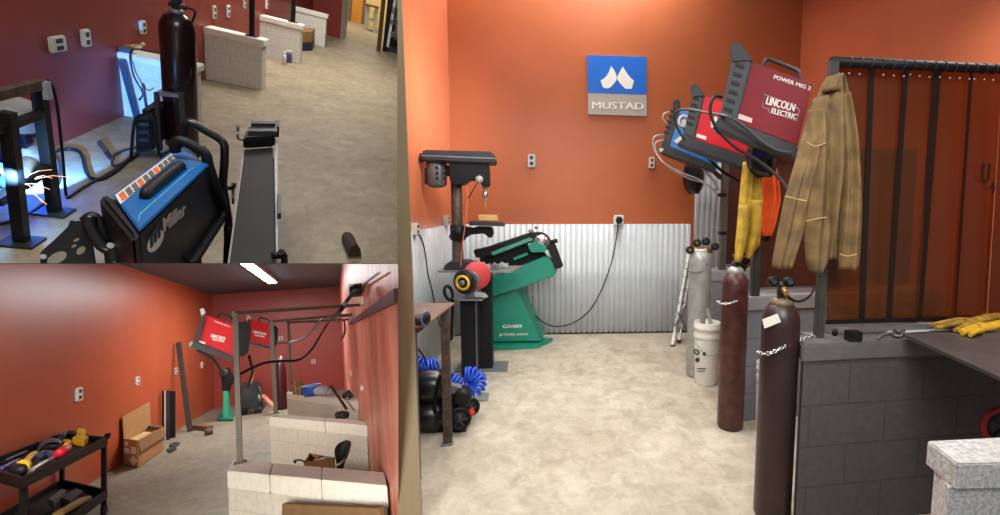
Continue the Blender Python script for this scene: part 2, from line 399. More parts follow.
# --- wall sockets
G = 'wall sockets in the corrugated shop'
c = Y(531.5, 161, YB); outlet(c, -BACK, UP, .085, .15, 'grey wall socket high between the drill press and the sign', G, lgrey, .05)
c = Y(651, 163, YB); outlet(c, -BACK, UP, .06, .13, 'small pale wall socket beside the blue welder on the orange wall', G, cream, .05)
c = Y(618.5, 220, YB-.02); outlet(c, -BACK, UP, .12, .12, 'white wall socket with black plug above the corrugated panel', G, white, .03, True)
nl = V((1, -.055, 0))
c = R.pl(443.5, 220, V((xl(5), 5, 0)), nl.normalized()); outlet(c, nl, UP, .12, .1, 'pale wall socket on the left wall behind the drill press column', G, cream, .06)
c = R.pl(411, 229, V((xl(4.2), 4.2, 0)), nl.normalized()); outlet(c, nl, UP, .1, .1, 'pale wall socket at the left edge beside the beige post', G, cream, .06)
cable('cable', [Y(u, v, y) for u, v, y in [(618.5, 222, 5.8), (616, 240, 5.78), (611, 264, 5.78), (601, 291, 5.76), (589, 311, 5.74), (573, 323, 5.7), (556, 326.5, 5.66), (543, 322, 5.62), (531, 311, 5.6), (522, 296, 5.58), (519, 289, 5.56)]], .007, black, 'long black power cord sagging from the plug to the green belt grinder')
cable('cable', [R.pl(u, v, V((xl(4.5)+.03, 4.5, 0)), nl.normalized()) for u, v in [(414, 230), (419, 234), (423, 243), (426, 258), (428, 274), (432, 290), (436, 310), (440, 326)]], .006, black, 'thin black cord hanging down the left corrugated wall')
# --- pedestal table with drill press
t = thing('pedestal_table', 'steel plate table on a thick black square post under the drill press', 'table', Z(474, 370))
yt = Z(474, 370).y
part('top', MB().prism([Y(438, 271, yt-.12), Y(512, 271, yt-.12), Y(524, 265.5, yt+.3), Y(444, 266, yt+.3)], V((0, 0, -.015))), grey, t)
p0, p1 = Y(467, 369, yt), Y(492.5, 369, yt)
zt = Y(480, 270, yt).z-.02
part('post', MB().box(((p0.x+p1.x)/2, yt+.1, zt/2), p1.x-p0.x, .2, zt), black, t, bevel=.01)
part('foot_plate', MB().box(((p0.x+p1.x)/2+.02, yt+.08, .006), p1.x-p0.x+.24, .3, .012), grey, t)
zt = Y(480, 269, yt).z
t = thing('drill_press', 'old dark grey drill press standing on the pedestal table', 'drill press', V((Y(457, 270, yt).x, yt+.05, zt)))
yd = yt+.05
part('base_casting', MB().prism(outl([(443, 270), (445, 264.5), (450, 262), (466, 262), (478, 265), (482, 269)], yd-.1), V((0, .26, 0))), graphite, t, bevel=.008)
part('column', MB().lathe(Y(458, 266, yd), UP, [(.06, 0), (.06, .02), (.052, .04), (.05, .35), (.05, Y(457, 178, yd).z-Y(458, 266, yd).z)]), rustst, t)
part('collar', MB().lathe(Y(458, 240, yd), UP, [(.07, 0), (.07, .14)]), black, t)
part('belt_cover', slab([(421, 152), (424, 149.6), (490, 151.4), (494.5, 154.5), (495.3, 163.6), (421.2, 160.6)], yd-.13, .28), graphite, t, bevel=.012)
part('cover_rim', slab([(421, 154.8), (495.2, 157.8), (495.3, 159), (421, 156)], yd-.136, .29), grey, t)
part('cover_latch', slab([(416.6, 153.5), (421, 153), (421, 162), (416.6, 162)], yd-.04, .1), black, t)
part('head_casting', slab([(449, 161), (488, 163), (489, 186), (483, 187), (479, 181), (468, 180), (463, 185), (451, 185), (449, 176)], yd-.1, .2), black, t, bevel=.01)
mo = part('motor', MB().lathe(Y(437, 188, yd), UP, [(.03, 0), (.07, .012), (.09, .03), (.092, .21), (.085, .235)]), M('motor_grey', (92, 94, 98), .45, var=.08), t)
for k in range(3):
    for du in (436, 443): part('vent_slot', slab([(du, 166+k*5.5), (du+2, 166+k*5.5), (du+2, 169+k*5.5), (du, 169+k*5.5)], yd-.097, .01), black, mo)
part('switch_box', slab([(424.5, 168), (428.5, 168), (428.5, 184), (424.5, 184)], yd-.05, .1), black, t)
part('motor_mount', slab([(445, 165), (450, 165), (450, 176), (445, 176)], yd-.04, .08), black, t)
part('quill', MB().lathe(Y(485, 190.5, yd), UP, [(.02, 0), (.024, .005), (.024, .06)]), lgrey, t)
ch = part('chuck', MB().lathe(Y(485.2, 201, yd), UP, [(.009, 0), (.022, .018), (.027, .035), (.027, .075), (.02, .09)]), chrome, t)
part('drill_bit', MB().lathe(Y(485.6, 210, yd), UP, [(.001, 0), (.005, .01), (.005, .09)]), brass, ch)
part('feed_hub', MB().lathe(Y(479.5, 179.5, yd-.1), -BACK, [(.034, 0), (.034, .03), (.018, .04)]), lgrey, t)
part('feed_lever', MB().tube([Y(479, 180, yd-.13), Y(468, 198.5, yd-.18)], .006), graphite, t)
tb = part('work_table', slab([(468.5, 221.5), (502, 223), (504, 226.5), (469, 225.5)], yd-.16, .3), graphite, t)
part('table_bracket', slab([(452, 227.5), (463, 226), (472, 228), (478, 226.5), (492, 227), (493.5, 235), (490, 239), (484, 233.5), (470, 235), (464, 239.5), (452, 239)], yd-.06, .12), black, t, bevel=.01)
part('clamp_lever', MB().tube([Y(453, 228, yd-.09), Y(449.5, 238, yd-.1)], .008), black, t)
solo('wood_block', slab([(478, 214.8), (496.5, 215.2), (497.6, 220.8), (479, 220.4)], yd-.08, .12), wood, 'pale wood block on the drill press table under the bit', 'wood block', bevel=.004)
solo('cord', MB().tube([Y(u, v, y) for u, v, y in [(467, 186, yd-.1), (467.5, 200, yd-.14), (465.5, 222, yd-.17), (462.5, 244, yd-.15), (460.5, 268, yd-.13)]], .005, 6, smoothpath=6), M('orange_cord', (224, 120, 84), .5, var=.05), 'salmon orange cord hanging in front of the drill press column', 'cord')
rn = random.Random(3)
for i, (u, v, w, h, m, lab) in enumerate([(484, 263, 12, 6, lgrey, 'silver machined clamp lying at the front of the pedestal table'), (495, 264, 9, 5, grey, 'grey steel clamp in the middle of the pedestal table'), (477, 261.5, 7, 5, lgrey, 'silver bracket beside the drill press foot'), (503, 264.5, 10, 4, lgrey, 'flat silver plate at the right end of the pedestal table')]):
    mb = MB(); yy = yd-.1+.04*i
    mb.prism(outl([(u-w/2, v+h/2+1.5), (u-w/2+1, v), (u-1, v-h/2), (u+2, v), (u+w/2, v-1), (u+w/2, v+h/2+1.5)], yy), V((0, .05, 0)))
    mb.lathe(Y(u+1, v, yy), -BACK, [(.014, 0), (.014, .03)], 10)
    q = solo('clamp', mb, m, lab, 'clamp', 'clamps on the pedestal table', bevel=.003)
    q.location.z = zt+.002
# --- bench grinder on its own post
yg = Z(468, 380).y
p0, p1 = Y(461.5, 370, yg), Y(478.5, 370, yg); ztg = Y(470, 299, yg).z
t = thing('grinder_pedestal', 'slim black square post carrying the bench grinder', 'pedestal', V(((p0.x+p1.x)/2, yg, 0)))
part('post', MB().box(((p0.x+p1.x)/2, yg+.05, ztg/2), p1.x-p0.x, .1, ztg), black, t, bevel=.004)
part('edge_strip', MB().box((p1.x-.012, yg+.003, ztg/2), .008, .012, ztg-.02), grey, t)
part('top_plate', MB().prism([Y(457.5, 299.5, yg-.1), Y(482, 299.5, yg-.1), Y(488, 294.5, yg+.2), Y(460, 294.5, yg+.2)], V((0, 0, -.012))), grey, t)
part('foot_plate', MB().box(((p0.x+p1.x)/2, yg+.03, .005), .26, .2, .01), grey, t)
t = thing('bench_grinder', 'bench grinder with yellow flap disc and red buffing disc on the slim post', 'grinder', V(((p0.x+p1.x)/2, yg, ztg)))
c1, c2 = Y(463.5, 282.5, yg-.1), Y(477, 276.5, yg+.14)
ax = (c2-c1).normalized()
part('motor_body', MB().lathe(c1+ax*.05, ax, [(.05, 0), (.085, .02), (.09, .06), (.09, .12), (.08, .16), (.05, .175)]), grey, t)
part('wheel_guard', MB().lathe(c1+ax*.012, ax, [(.102, 0), (.108, .01), (.108, .035), (.09, .045)]), dkgrey, t)
w = part('flap_disc', MB().lathe(c1, ax, [(.03, -.01), (.072, -.012), (.092, 0), (.092, .02)]), black, t)
part('yellow_ring', MB().tube([c1-ax*.016+q for q in [ (ax.orthogonal().normalized()*math.cos(2*PI*k/24)+ax.cross(ax.orthogonal().normalized())*math.sin(2*PI*k/24))*.056 for k in range(24)]], .012, 8, True), yellow, w)
part('arbor_nut', MB().lathe(c1-ax*.04, ax, [(.012, 0), (.026, .012), (.026, .03)], 6), grey, w)
part('red_disc', MB().lathe(Y(477, 275.5, yg+.0), V((.35, -.94, .05)), [(.12, -.014), (.123, 0), (.117, .012), (.02, .013)]), M('red_disc_face', (196, 62, 66), .6, var=.06), t)
part('foot', slab([(465, 298), (466, 289), (476, 289), (480, 294), (483, 298)], yg-.04, .16), grey, t, bevel=.008)
part('tool_rest', slab([(474, 293), (484, 294), (487.5, 297.5), (475, 297)], yg-.07, .06), lgrey, t)
# --- steel workbench at the left
zb = .905
t = thing('workbench', 'brown steel workbench with one angle iron leg beside the beige post', 'workbench', Z(447, 446))
part('top', MB().prism([Z(416, 303.5, zb), Z(454.5, 302.5, zb), Z(424, 326, zb), Z(405, 326, zb)], V((0, 0, -.012))), M('rusty_plate', (128, 106, 94), .5, .2, var=.15, scale=9), t)
ly = Z(447, 446).y
part('leg', MB().prism([Z(443.5, 445), Z(452, 444), Z(452, 444)+V((-.006, .06, 0)), Z(443.5, 445)+V((0, .06, 0))], V((.0, 0, zb-.012))), rustst, t)
part('foot', MB().prism([Z(440.5, 447.5), Z(452.5, 445.5), Z(454, 442.5), Z(443, 443.5)], V((0, 0, .008))), grey, t)
part('leg', MB().box((Z(409, 325, zb).x, 2.7, zb/2-.006), .04, .04, zb-.012), rustst, t)
yv = 2.62
t = thing('bench_vise', 'grey bench vise with dark round handwheel beside the beige post', 'vise', Y(420, 327, yv))
part('body', slab([(411, 318), (420, 318), (424, 321), (424, 329), (418, 333), (411, 335)], yv, .1), dkgrey, t, bevel=.006)
part('screw', MB().tube([Y(418, 320, yv-.01), Y(425.5, 318.5, yv-.05)], .01), grey, t)
part('handwheel', MB().lathe(Y(425.5, 318.5, yv-.03), V((.9, -.42, .05)), [(.012, .02), (.03, .012), (.034, 0), (.03, -.01), (.01, -.012)], 20), black, t)
part('wheel_rim', MB().torus(Y(425.7, 318.5, yv-.03), V((.9, -.42, .05)), .035, .006), M('bluish_steel', (96, 120, 150), .35, .4, var=.1), t)
solo('helmet_hook_ring', MB().torus(Y(448.5, 293, 4.2), V((.9, -.4, 0)), .075, .014, sx=.6), black, 'black oval ring handle hanging left of the bench grinder', 'ring handle')
solo('hanging_strap', MB().prism(outl([(451, 300), (454.5, 300), (452.5, 340), (449.5, 342)], 4.3), V((0, .02, 0))), black, 'black strap hanging beside the grinder post', 'strap')
# --- air compressor and blue hose
yc = Z(459, 432).y
t = thing('air_compressor', 'black wheeled air compressor on the floor behind the workbench leg', 'compressor', Z(448, 430))
part('tank', MB().lathe(Y(405, 386, yc+.1), V((1, 0, 0)), [(.03, 0), (.1, .03), (.12, .07), (.12, .22), (.1, .27), (.03, .29)]), blackg, t)
part('tank', MB().lathe(Y(402, 416, yc+.08), V((1, 0, 0)), [(.03, 0), (.1, .03), (.125, .07), (.125, .24), (.1, .29), (.03, .31)]), blackg, t)
part('frame', MB().tube([Y(u, v, yc-.02) for u, v in [(434, 428), (435, 400), (438, 385), (441, 375)]], .012, smoothpath=4).tube([Y(430, 430, yc), Y(462, 431, yc)], .012), black, t)
part('pump', MB().prism(outl([(446, 396), (464, 393), (468, 402), (466, 415), (448, 416)], yc+.02), V((0, .2, 0))), graphite, t, bevel=.02)
part('motor_cover', MB().lathe(Y(462, 399, yc-.02), -BACK, [(.06, -.1), (.062, 0), (.045, .02)]), black, t)
for u, v, r, yy in ((459.5, 418.5, 12, yc-.05), (470.5, 407, 9.5, yc+.12)):
    c = Y(u, v, yy); q = r*yy/FX
    w = part('wheel', MB().torus(c, V((.25, -.97, 0)), q*.84, q*.2), blackr, t)
    part('hub', MB().lathe(c, V((.25, -.97, 0)), [(q*.7, -.01), (q*.7, 0), (q*.25, .012), (q*.1, .03)]), graphite, w)
    mb = MB()
    for k in range(6):
        d = V((math.cos(k*PI/3), 0, math.sin(k*PI/3))); mb.bar(c-BACK*.012+d*q*.2, c-BACK*.008+d*q*.7, q*.12, .01)
    part('spokes', mb, dkgrey, w)
part('tag', slab([(469, 410), (473, 407.5), (475, 413), (471.5, 416)], yc-.06, .004), redlab, t, label='red paper tag')
part('base_pan', MB().prism(outl([(416, 431), (462, 428), (466, 432), (418, 435)], yc), V((0, .25, 0))), black, t)
part('gauge_panel', slab([(446, 384), (461, 388), (461, 395), (447, 393)], yc+.02, .06), grey, t)
def coil(cpath, rad, turns, wire, n=14):
    """a coiled hose wound round a curved centre line"""
    mb = MB(); pts = []; m = turns*n; cp = [V(p) for p in cpath]
    def ev(t):
        x = t*(len(cp)-1); i = min(int(x), len(cp)-2); f = x-i
        g = lambda k: cp[max(0, min(len(cp)-1, k))]
        p0, p1, p2, p3 = g(i-1), g(i), g(i+1), g(i+2)
        return .5*((2*p1)+(p2-p0)*f+(2*p0-5*p1+4*p2-p3)*f*f+(3*p1-p0-3*p2+p3)*f**3)
    for k in range(m+1):
        t = k/m; p = ev(t); d = (ev(min(1, t+.01))-ev(max(0, t-.01))).normalized()
        x = d.cross(BACK).normalized(); y = BACK
        pts.append(p+(x*math.cos(2*PI*k/n)+y*math.sin(2*PI*k/n))*rad)
    return mb.tube(pts, wire, 6)
solo('air_hose', coil([Y(u, v, 3.45) for u, v in [(408, 362), (418, 366), (428, 369), (438, 366)]], .062, 9, .0095), bluehose, 'coiled blue air hose beside the beige post under the workbench', 'hose', 'coiled blue air hoses')
solo('air_hose', coil([Y(u, v, 3.5) for u, v in [(450, 379), (459, 384), (468, 389), (476, 389), (479, 381), (474, 375), (466, 375)]], .052, 17, .009), bluehose, 'coiled blue air hose curled right of the workbench leg', 'hose', 'coiled blue air hoses')
cable('cable', [Y(u, v, 3.4) for u, v in [(413, 345), (419, 350), (424, 357), (427, 366)]], .006, black, 'short black cord above the blue hose beside the beige post')
solo('dustpan', MB().prism([Z(474, 402), Z(488, 401), Z(489.5, 394), Z(478, 393)], V((0, 0, .012))), M('steel_grey_plate', (150, 150, 152), .4, .4, var=.1), 'flat grey metal plate on the floor behind the compressor wheel', 'metal plate', bevel=.003)
# --- green belt grinder
yk = Z(515, 350).y
t = thing('belt_grinder', 'green floor standing belt grinder with black tilted belt arm', 'belt grinder', Z(510, 348))
yb0 = yk+.12
part('base_plate', MB().prism([Z(470, 347.5, .045), Z(538, 344.5, .045), Z(553, 337.5, .045), Z(475, 337.5, .045)], V((0, 0, -.045))), green, t, bevel=.004)
fr = [(486, 300), (516.5, 289.5), (541, 341), (486, 342)]
bk = MB(); a = outl(fr, yb0); 
part('pedestal', bk.prism(a, V((.06, .34, .0))), green, t, bevel=.006)
part('housing', slab([(484, 281), (500, 275), (522, 266), (546, 256), (553, 261.5), (557.5, 269), (555, 276), (516.5, 289.8), (484, 299.5)], yb0-.08, .3), green, t, bevel=.012)
part('belt_guard', slab([(473, 250.5), (488, 247), (531.5, 232.5), (537, 236), (537, 241), (490, 257), (476, 258)], yb0-.02, .16), black, t, bevel=.008)
part('lower_guard', slab([(479, 258), (497, 254), (524, 244), (540, 249), (547, 255), (522, 265), (500, 272), (482, 268)], yb0+.05, .14), blackr, t, bevel=.01)
part('platen', slab([(491, 252.5), (530, 237.5), (533, 240), (493, 255.5)], yb0-.06, .05), M('pale_green_strip', (70, 150, 134), .4, var=.06), t)
part('cover_block', slab([(528, 246), (536, 241.5), (547, 247), (546, 252), (531, 252.5)], yb0-.1, .1), green, t, bevel=.005)
part('side_plate', slab([(513, 258), (527, 252.5), (528, 255), (514, 260.5)], yb0-.03, .04), green, t)
part('contact_wheel', MB().lathe(Y(541.5, 243, yb0-.02), -BACK, [(.05, -.12), (.085, -.11), (.09, 0), (.075, .01), (.03, .012), (.028, .03)]), chrome, t)
part('belt', MB().tube([Y(u, v, yb0+.05) for u, v in [(533, 234), (541, 233.5), (547, 237), (550, 243), (548, 250)]], .018, smoothpath=4), black, t)
part('end_plate', slab([(547, 246), (553, 241.5), (556, 245), (563.5, 266), (561, 268), (555, 269.5)], yb0-.1, .3), black, t, bevel=.008)
part('tension_arm', MB().tube([Y(550, 242.5, yb0-.1), Y(557.5, 240.5, yb0-.1)], .022), black, t)
part('tension_knob', MB().ell(Y(531, 231, yb0), .03, .03, .025).ell(Y(536, 227.5, yb0+.02), .02, .02, .018), grey, t)
a, b = Y(502.6, 328, yb0), Y(522, 328, yb0)
text('lettering', 'G0489', white, t, a, RT, UP, (b-a).length, .036, .002, 0)
a, b = Y(499, 336.2, yb0), Y(527.5, 336.2, yb0)
text('lettering', 'grizzly.com', white, t, a, RT, UP, (b-a).length, .036, .002, 0)
# --- welding booths: block half walls, steel frames, curtains
def booth(poly, h, cap, body, cm, label, drop):
    t = thing('booth_wall', label, 'half wall', Z(*poly[0], h)*1.0, kind='structure')
    t.location.z = 0; ORG[t.name] = V(t.location)
    P_ = [Z(u, v, h) for u, v in poly]
    part('cap', MB().prism(P_, V((0, 0, -drop))), cm, t, bevel=.008)
    c = sum(P_, V())/4
    Q = [V((p.x+(.02 if i in (0, 1) else -.02), p.y+(.015 if i in (0, 3) else -.015), 0)) for i, p in enumerate(P_)]
    part('block_body', MB().prism(Q, V((0, 0, h-drop))), body, t)
    return t
booth([(802, 345), (796.5, 335), (1030, 325), (1030, 334.5)], .9, None, blkCf, gcapf, 'charcoal painted block half wall under the amber curtain at right', .085)
booth([(742.5, 297.5), (739.5, 290.5), (930, 284), (930, 290)], .9, None, blkC, gcap, 'grey painted block half wall behind the nearer maroon cylinder', .1)
booth([(711, 271.5), (709, 267.5), (850, 263), (850, 267)], .9, None, blkC, gcap, 'farthest grey block half wall beside the silver cylinder', .1)
rr = R.ray(3900, 206); E_ = V((rr.x, rr.y, 0)).normalized()      # run of the booth fronts
p0 = Y(818.5, 336, 2.29); zcap = .9
t = thing('pipe_gantry', 'dark steel tube frame on the charcoal half wall holding the amber curtain', 'pipe stand', V((p0.x, p0.y, zcap)))
ztop = Y(821, 61, 2.29).z
part('post', MB().bar(V((p0.x, p0.y, zcap)), V((p0.x, p0.y, ztop)), .038), pipe, t, bevel=.003)
tr = V((p0.x-.01, p0.y, ztop))
part('top_rail', MB().tube([tr, tr+E_*1.6], .021, 12), black, t)
for k in range(26): part('curtain_ring', MB().torus(tr+E_*(.09+.055*k), E_, .0225, .0035, 16, 6), graphite, t)
lo = Y(836, 330, 2.33)
part('bottom_rail', MB().bar(lo, lo+E_*1.6, .03, .022), grey, t)
part('foot_plate', MB().box((p0.x, p0.y+.03, zcap+.004), .1, .08, .008), grey, t)
amber = bpy.data.materials.new('amber_film'); amber.use_nodes = True
nt = amber.node_tree; b_ = nt.nodes['Principled BSDF']; out = nt.nodes['Material Output']
b_.inputs['Base Color'].default_value = L3((96, 56, 30)); b_.inputs['Roughness'].default_value = .22; b_.inputs['Specular IOR Level'].default_value = .5
tb_ = nt.nodes.new('ShaderNodeBsdfTransparent'); tb_.inputs['Color'].default_value = L3((158, 82, 40))
mx = nt.nodes.new('ShaderNodeMixShader'); mx.inputs[0].default_value = .58
nt.links.new(tb_.outputs[0], mx.inputs[1]); nt.links.new(b_.outputs[0], mx.inputs[2]); nt.links.new(mx.outputs[0], out.inputs['Surface'])
overlap = M('dark_amber_overlap', (26, 19, 17), .35, var=.1)
t = thing('strip_curtain', 'amber translucent welding strip curtain with dark overlaps hanging from the front frame', 'curtain', V((p0.x+.3, p0.y+.1, zcap)))
cp, cn = tr+V((0, .066, 0)), V((-E_.y, E_.x, 0))
def cu_(u, v, d=0.0): return R.pl(u, v, cp+cn*d, cn)
edges = [((832, 66), (826, 322)), ((872, 68), (862, 322)), ((906, 69.5), (888.5, 322)), ((937.5, 70.5), (918, 321.5)), ((971.5, 71.5), (955, 320.5)), ((1003, 72.5), (988, 320)), ((1030, 73), (1026, 319))]
for i in range(6):
    (a, b) = edges[i], edges[i+1]
    g = 1.0 if i >= 3 else 0.0
    d = .004*(i % 2)
    mb = MB(); n = 8; F = []
    for k in range(n+1):
        s = k/n; bow = .012*math.sin(PI*s)+.004*math.sin(7*s+i)
        tp = cu_(a[0][0]+(b[0][0]-a[0][0])*s, a[0][1]+(b[0][1]-a[0][1])*s, d)
        bt = cu_(a[1][0]+g*.9+(b[1][0]-a[1][0]-g*1.2)*s, a[1][1]+(b[1][1]-a[1][1])*s, d)-cn*bow*1.2
        col = [tp+(bt-tp)*(j/6)-cn*bow*math.sin(PI*j/6*.5) for j in range(7)]
        F.append([mb.bm.verts.new(p) for p in col])
    for k in range(n):
        for j in range(6): mb.face([F[k][j], F[k+1][j], F[k+1][j+1], F[k][j+1]], True)
    part('strip', mb, amber, t)
for (a, b), w in zip(edges[1:5], (5.5, 5.5, 8, 3.5)):
    w2 = 2.0 if w == 3.5 else w
    lab = None
    part('overlap_band', MB().prism([cu_(a[0]-w/2, a[1], -.012), cu_(a[0]+w/2, a[1], -.012), cu_(b[0]+w2/2, b[1], -.014), cu_(b[0]-w2/2, b[1], -.014)], cn*.002), overlap, t)
part('bottom_hem', MB().prism([cu_(826, 320, -.036), cu_(1028, 314.5, -.036), cu_(1028, 318.5, -.036), cu_(826, 324.5, -.036)], cn*.004), black, t)
part('top_hem', MB().prism([cu_(832, 63, -.006), cu_(1028, 70, -.006), cu_(1028, 74, -.006), cu_(832, 67, -.006)], cn*.004), overlap, t)
for u, v in [(838, 73), (848.8, 73.3), (859.3, 74), (883, 74.8), (893.5, 75.6), (903.6, 76.2), (910, 74.5), (919.3, 76), (929.3, 77), (939.5, 77.3), (949.6, 78), (959.4, 78.2), (969, 79), (974, 79), (984, 79.5), (993, 80)]:
    part('grommet', MB().disc(cu_(u, v, -.016), -cn, .0042, .003, 12), white, t)
ink = M('black_marker', (46, 24, 16), .6, var=.05)
a = cu_(980.5, 182.5, -.036); text('marking', 'U', ink, t, a, E_, UP, .042, .095, .001)
a = cu_(988, 193, -.036); text('marking', '4', ink, t, a, E_, UP, .036, .06, .001)
# second and third frames
for (u, v, y, vt, w, lab, ru) in [(754.5, 292, 3.4, 150, 8, 'dark steel tube frame on the middle grey half wall behind the yellow jacket', 1.2), (722, 268, 4.82, 150, 6.2, 'dark steel tube frame with black tape bands on the farthest half wall', 1.0)]:
    p = Y(u, v, y); p.z = .9
    t = thing('pipe_gantry', lab, 'pipe stand', p); zt_ = Y(u, vt, y).z
    part('post', MB().bar(p, V((p.x, p.y, zt_)), w*y/FX), pipe if y < 4 else pipeB, t, bevel=.004)
    part('top_rail', MB().bar(V((p.x, p.y, zt_)), V((p.x, p.y, zt_))+E_*ru, .04), pipe, t)
    if y > 4:
        for vv in (195, 233): part('tape_band', MB().box(Y(u, vv, y), w*y/FX+.006, w*y/FX+.006, .034), black, t)
    q = V((p.x+.06, p.y+.05, .95))
    part('curtain', MB().prism([q, q+E_*ru, q+E_*ru+V((0, 0, zt_-.97)), q+V((0, 0, zt_-.97))], V((0, .006, 0))), M('dark_brown_curtain', (74, 40, 32), .4, var=.15, scale=4, stretch=(6, 6, .4)), t, label='dark brown welding curtain')
# --- welders on tilted trays
def side(name, label, y, w, pan, bez, top, base, tip, hand, pm, vents=True):
    """power source tilted nose up on a tray; outlines run along its visible side"""
    c = Y(*pan[3], y); n = R.ray(sum(p[0] for p in pan)/4-6, 206); n = V((n.x, n.y, 0)).normalized()
    t = thing('welding_machine', label, 'welder', c, 'welders on the booth frames')
    global pl
    pl = lambda u, v, o=0.0: R.pl(u, v, c+n*o, n)
    sl = lambda pts, o, d: MB().prism([pl(u, v, o) for u, v in pts], n*d)
    part('side_panel', sl(pan, 0, w), pm, t, bevel=.006)
    part('front_bezel', sl(bez, -.02, w+.04), dkgrey, t, bevel=.008)
    part('top_grip', sl(top, -.03, w+.06), graphite, t, bevel=.01)
    part('base_tray', sl(base, -.03, w+.06), graphite, t, bevel=.006)
    part('tray_nose', sl(tip, -.035, w+.07), lgrey, t)
    if hand:
        part('handle', MB().tube([pl(u, v, w*.4) for u, v in hand], hand_r*y/FX, smoothpath=4), graphite, t)
    k5 = 6 if hand else 5
    ey = (pl(*pan[0])-pl(*pan[3])).normalized(); ex = (pl(*pan[2])-pl(*pan[3])).normalized()
    for k in range(k5):
        a, b = pan[0], pan[3]; s = .13+.145*k
        u, v = a[0]+(b[0]-a[0])*s, a[1]+(b[1]-a[1])*s
        part('vent', MB().box(pl(u, v, -.022)-ex*.06, .05, .006, .02, ex, n, ey), black, t)
    return t
hand_r = 2.0
yw = 2.9
t = side('w', 'nearest welding machine, deep red side with white lettering', yw, .26,
  [(752, 61.5), (813, 83.5), (797, 146), (736, 122.5)],
  [(737, 53), (743, 52), (752, 60.5), (736, 123), (720, 115.5), (731, 62)],
  [(729, 47), (734, 40.8), (739, 41.5), (750, 55.5), (752.5, 62), (744, 62), (733, 63.5), (730.5, 58)],
  [(711, 119), (720, 114.5), (736, 122), (798, 146), (795, 160), (760, 146), (715, 127)],
  [(711, 119.5), (716, 116), (718, 118), (713, 128), (710.5, 127)],
  [(763, 67), (766, 60.5), (770, 59.5), (795, 69.5), (799, 74), (799.5, 80)], dredp)
ey = (pl(752, 61.5)-pl(736, 122.5)).normalized()
def wtext(s, a, b, h, m=white, bold=0):
    a, b = pl(*a, -.001), pl(*b, -.001); text('lettering', s, m, t, a, b-a, ey, (b-a).length, h, .001, bold)
wtext('POWER MIG 2', (773.5, 78.5), (810, 90.5), .02)
wtext('LINCOLN', (765.5, 104), (793.5, 111.5), .041, bold=0)
wtext('ELECTRIC', (771, 113), (796, 119.5), .028, bold=0)
def frame_line(pts, r=.0022): return MB().tube([pl(u, v, -.002) for u, v in pts], r, 4, True)
part('logo_outline', frame_line([(764, 94), (795.5, 106.5), (799.5, 110), (797, 121), (768.5, 112), (769, 109.5), (762.5, 107)]), lgrey, t)
part('badge', MB().prism([pl(u, v, -.004) for u, v in [(739, 113.5), (752.5, 118.5), (751.5, 123), (737.8, 118.5)]], V((0, .004, 0))), M('badge_grey', (178, 158, 150), .4, .3, var=.05), t)
hand_r = 1.4
yw = 4.05
t = side('w', 'middle welding machine, bright red side half hidden behind the nearest one', yw, .26,
  [(704, 95.5), (760, 113), (747, 157), (694, 138.5)],
  [(696, 94), (704, 95), (694, 139), (683.5, 134), (690, 104)],
  [(689.5, 86), (693, 83), (697, 83.5), (704, 93), (704.5, 97), (692.5, 97.5)],
  [(674, 140), (684, 133.5), (694, 138.5), (747, 156.5), (745.5, 169), (720, 159.5), (676, 143.5)],
  [(674, 140.5), (681, 135.5), (684, 137), (677, 144)], None, redp)
part('badge', MB().prism([pl(u, v, -.004) for u, v in [(697, 133.5), (706.5, 136.5), (706, 140), (696.3, 136.7)]], V((0, .004, 0))), M('badge_white', (222, 212, 208), .4, var=.05), t)
yw = 4.95
t = side('w', 'farthest welding machine, blue side with white round emblem', yw, .26,
  [(680, 109), (722, 121), (717, 167), (668.5, 146)],
  [(675, 107), (680.5, 108.5), (669, 147), (661.5, 147), (671, 113)],
  [(672.5, 101), (676, 98.8), (680, 100), (680.5, 109), (673, 110)],
  [(658.5, 149), (663, 145.5), (669, 146), (717, 166.5), (715, 171.5), (700, 167), (660, 152)],
  [(658.5, 149.5), (661, 147.5), (664, 149), (661, 152.5)], None, bluep)
part('emblem', MB().torus(pl(684, 121, -.004), BACK, .05, .014).disc(pl(684, 122, -.006), BACK, .026, .003), white, t)
# arms that carry the three trays
for a, b, lab in [((806, 152, 3.05), (818, 168, 2.31), 'dark steel arm carrying the nearest red welder from the front frame'), ((745, 166, 4.2), (754, 182, 3.42), 'dark steel arm carrying the middle red welder from its frame'), ((712, 170, 5.05), (721, 178, 4.85), 'dark steel arm carrying the blue welder from its frame')]:
    solo('support_arm', MB().bar(Y(*a), Y(*b), .035), pipe, lab, 'bracket', 'welder support arms', bevel=.003)
# loops of torch cable
CB = 'cables hanging from the welders'
def cpx(pts): return [Y(*p) for p in pts]
cable('torch_cable', cpx([(722, 97, 2.86), (716, 96, 2.84), (711, 103, 2.83), (711, 116, 2.83), (719, 131, 2.82), (735, 147, 2.8), (752, 157, 2.78), (768, 168, 2.7), (780, 179, 2.6), (789, 190, 2.5)]), .0095, black, 'thick black torch cable looping from the nearest red welder to the jacket', 'cable', CB)
cable('torch_cable', cpx([(684, 140, 3.9), (677, 127, 3.85), (674, 117, 3.8), (678, 110.5, 3.7), (690, 109.5, 3.5), (708, 113, 3.2), (726, 116, 2.84), (742, 125, 2.8), (760, 140, 2.78), (776, 150, 2.75), (792, 153, 2.7)]), .009, dkgrey, 'grey torch cable arching over the two red welders', 'cable', CB)
cable('torch_cable', cpx([(684, 128, 4.85), (690, 136, 4.7), (700, 148, 4.5), (710, 160, 4.3), (722, 171, 4.2), (736, 180, 4.1), (744, 186, 4.0)]), .012, black, 'black cable running down below the middle red welder', 'cable', CB)
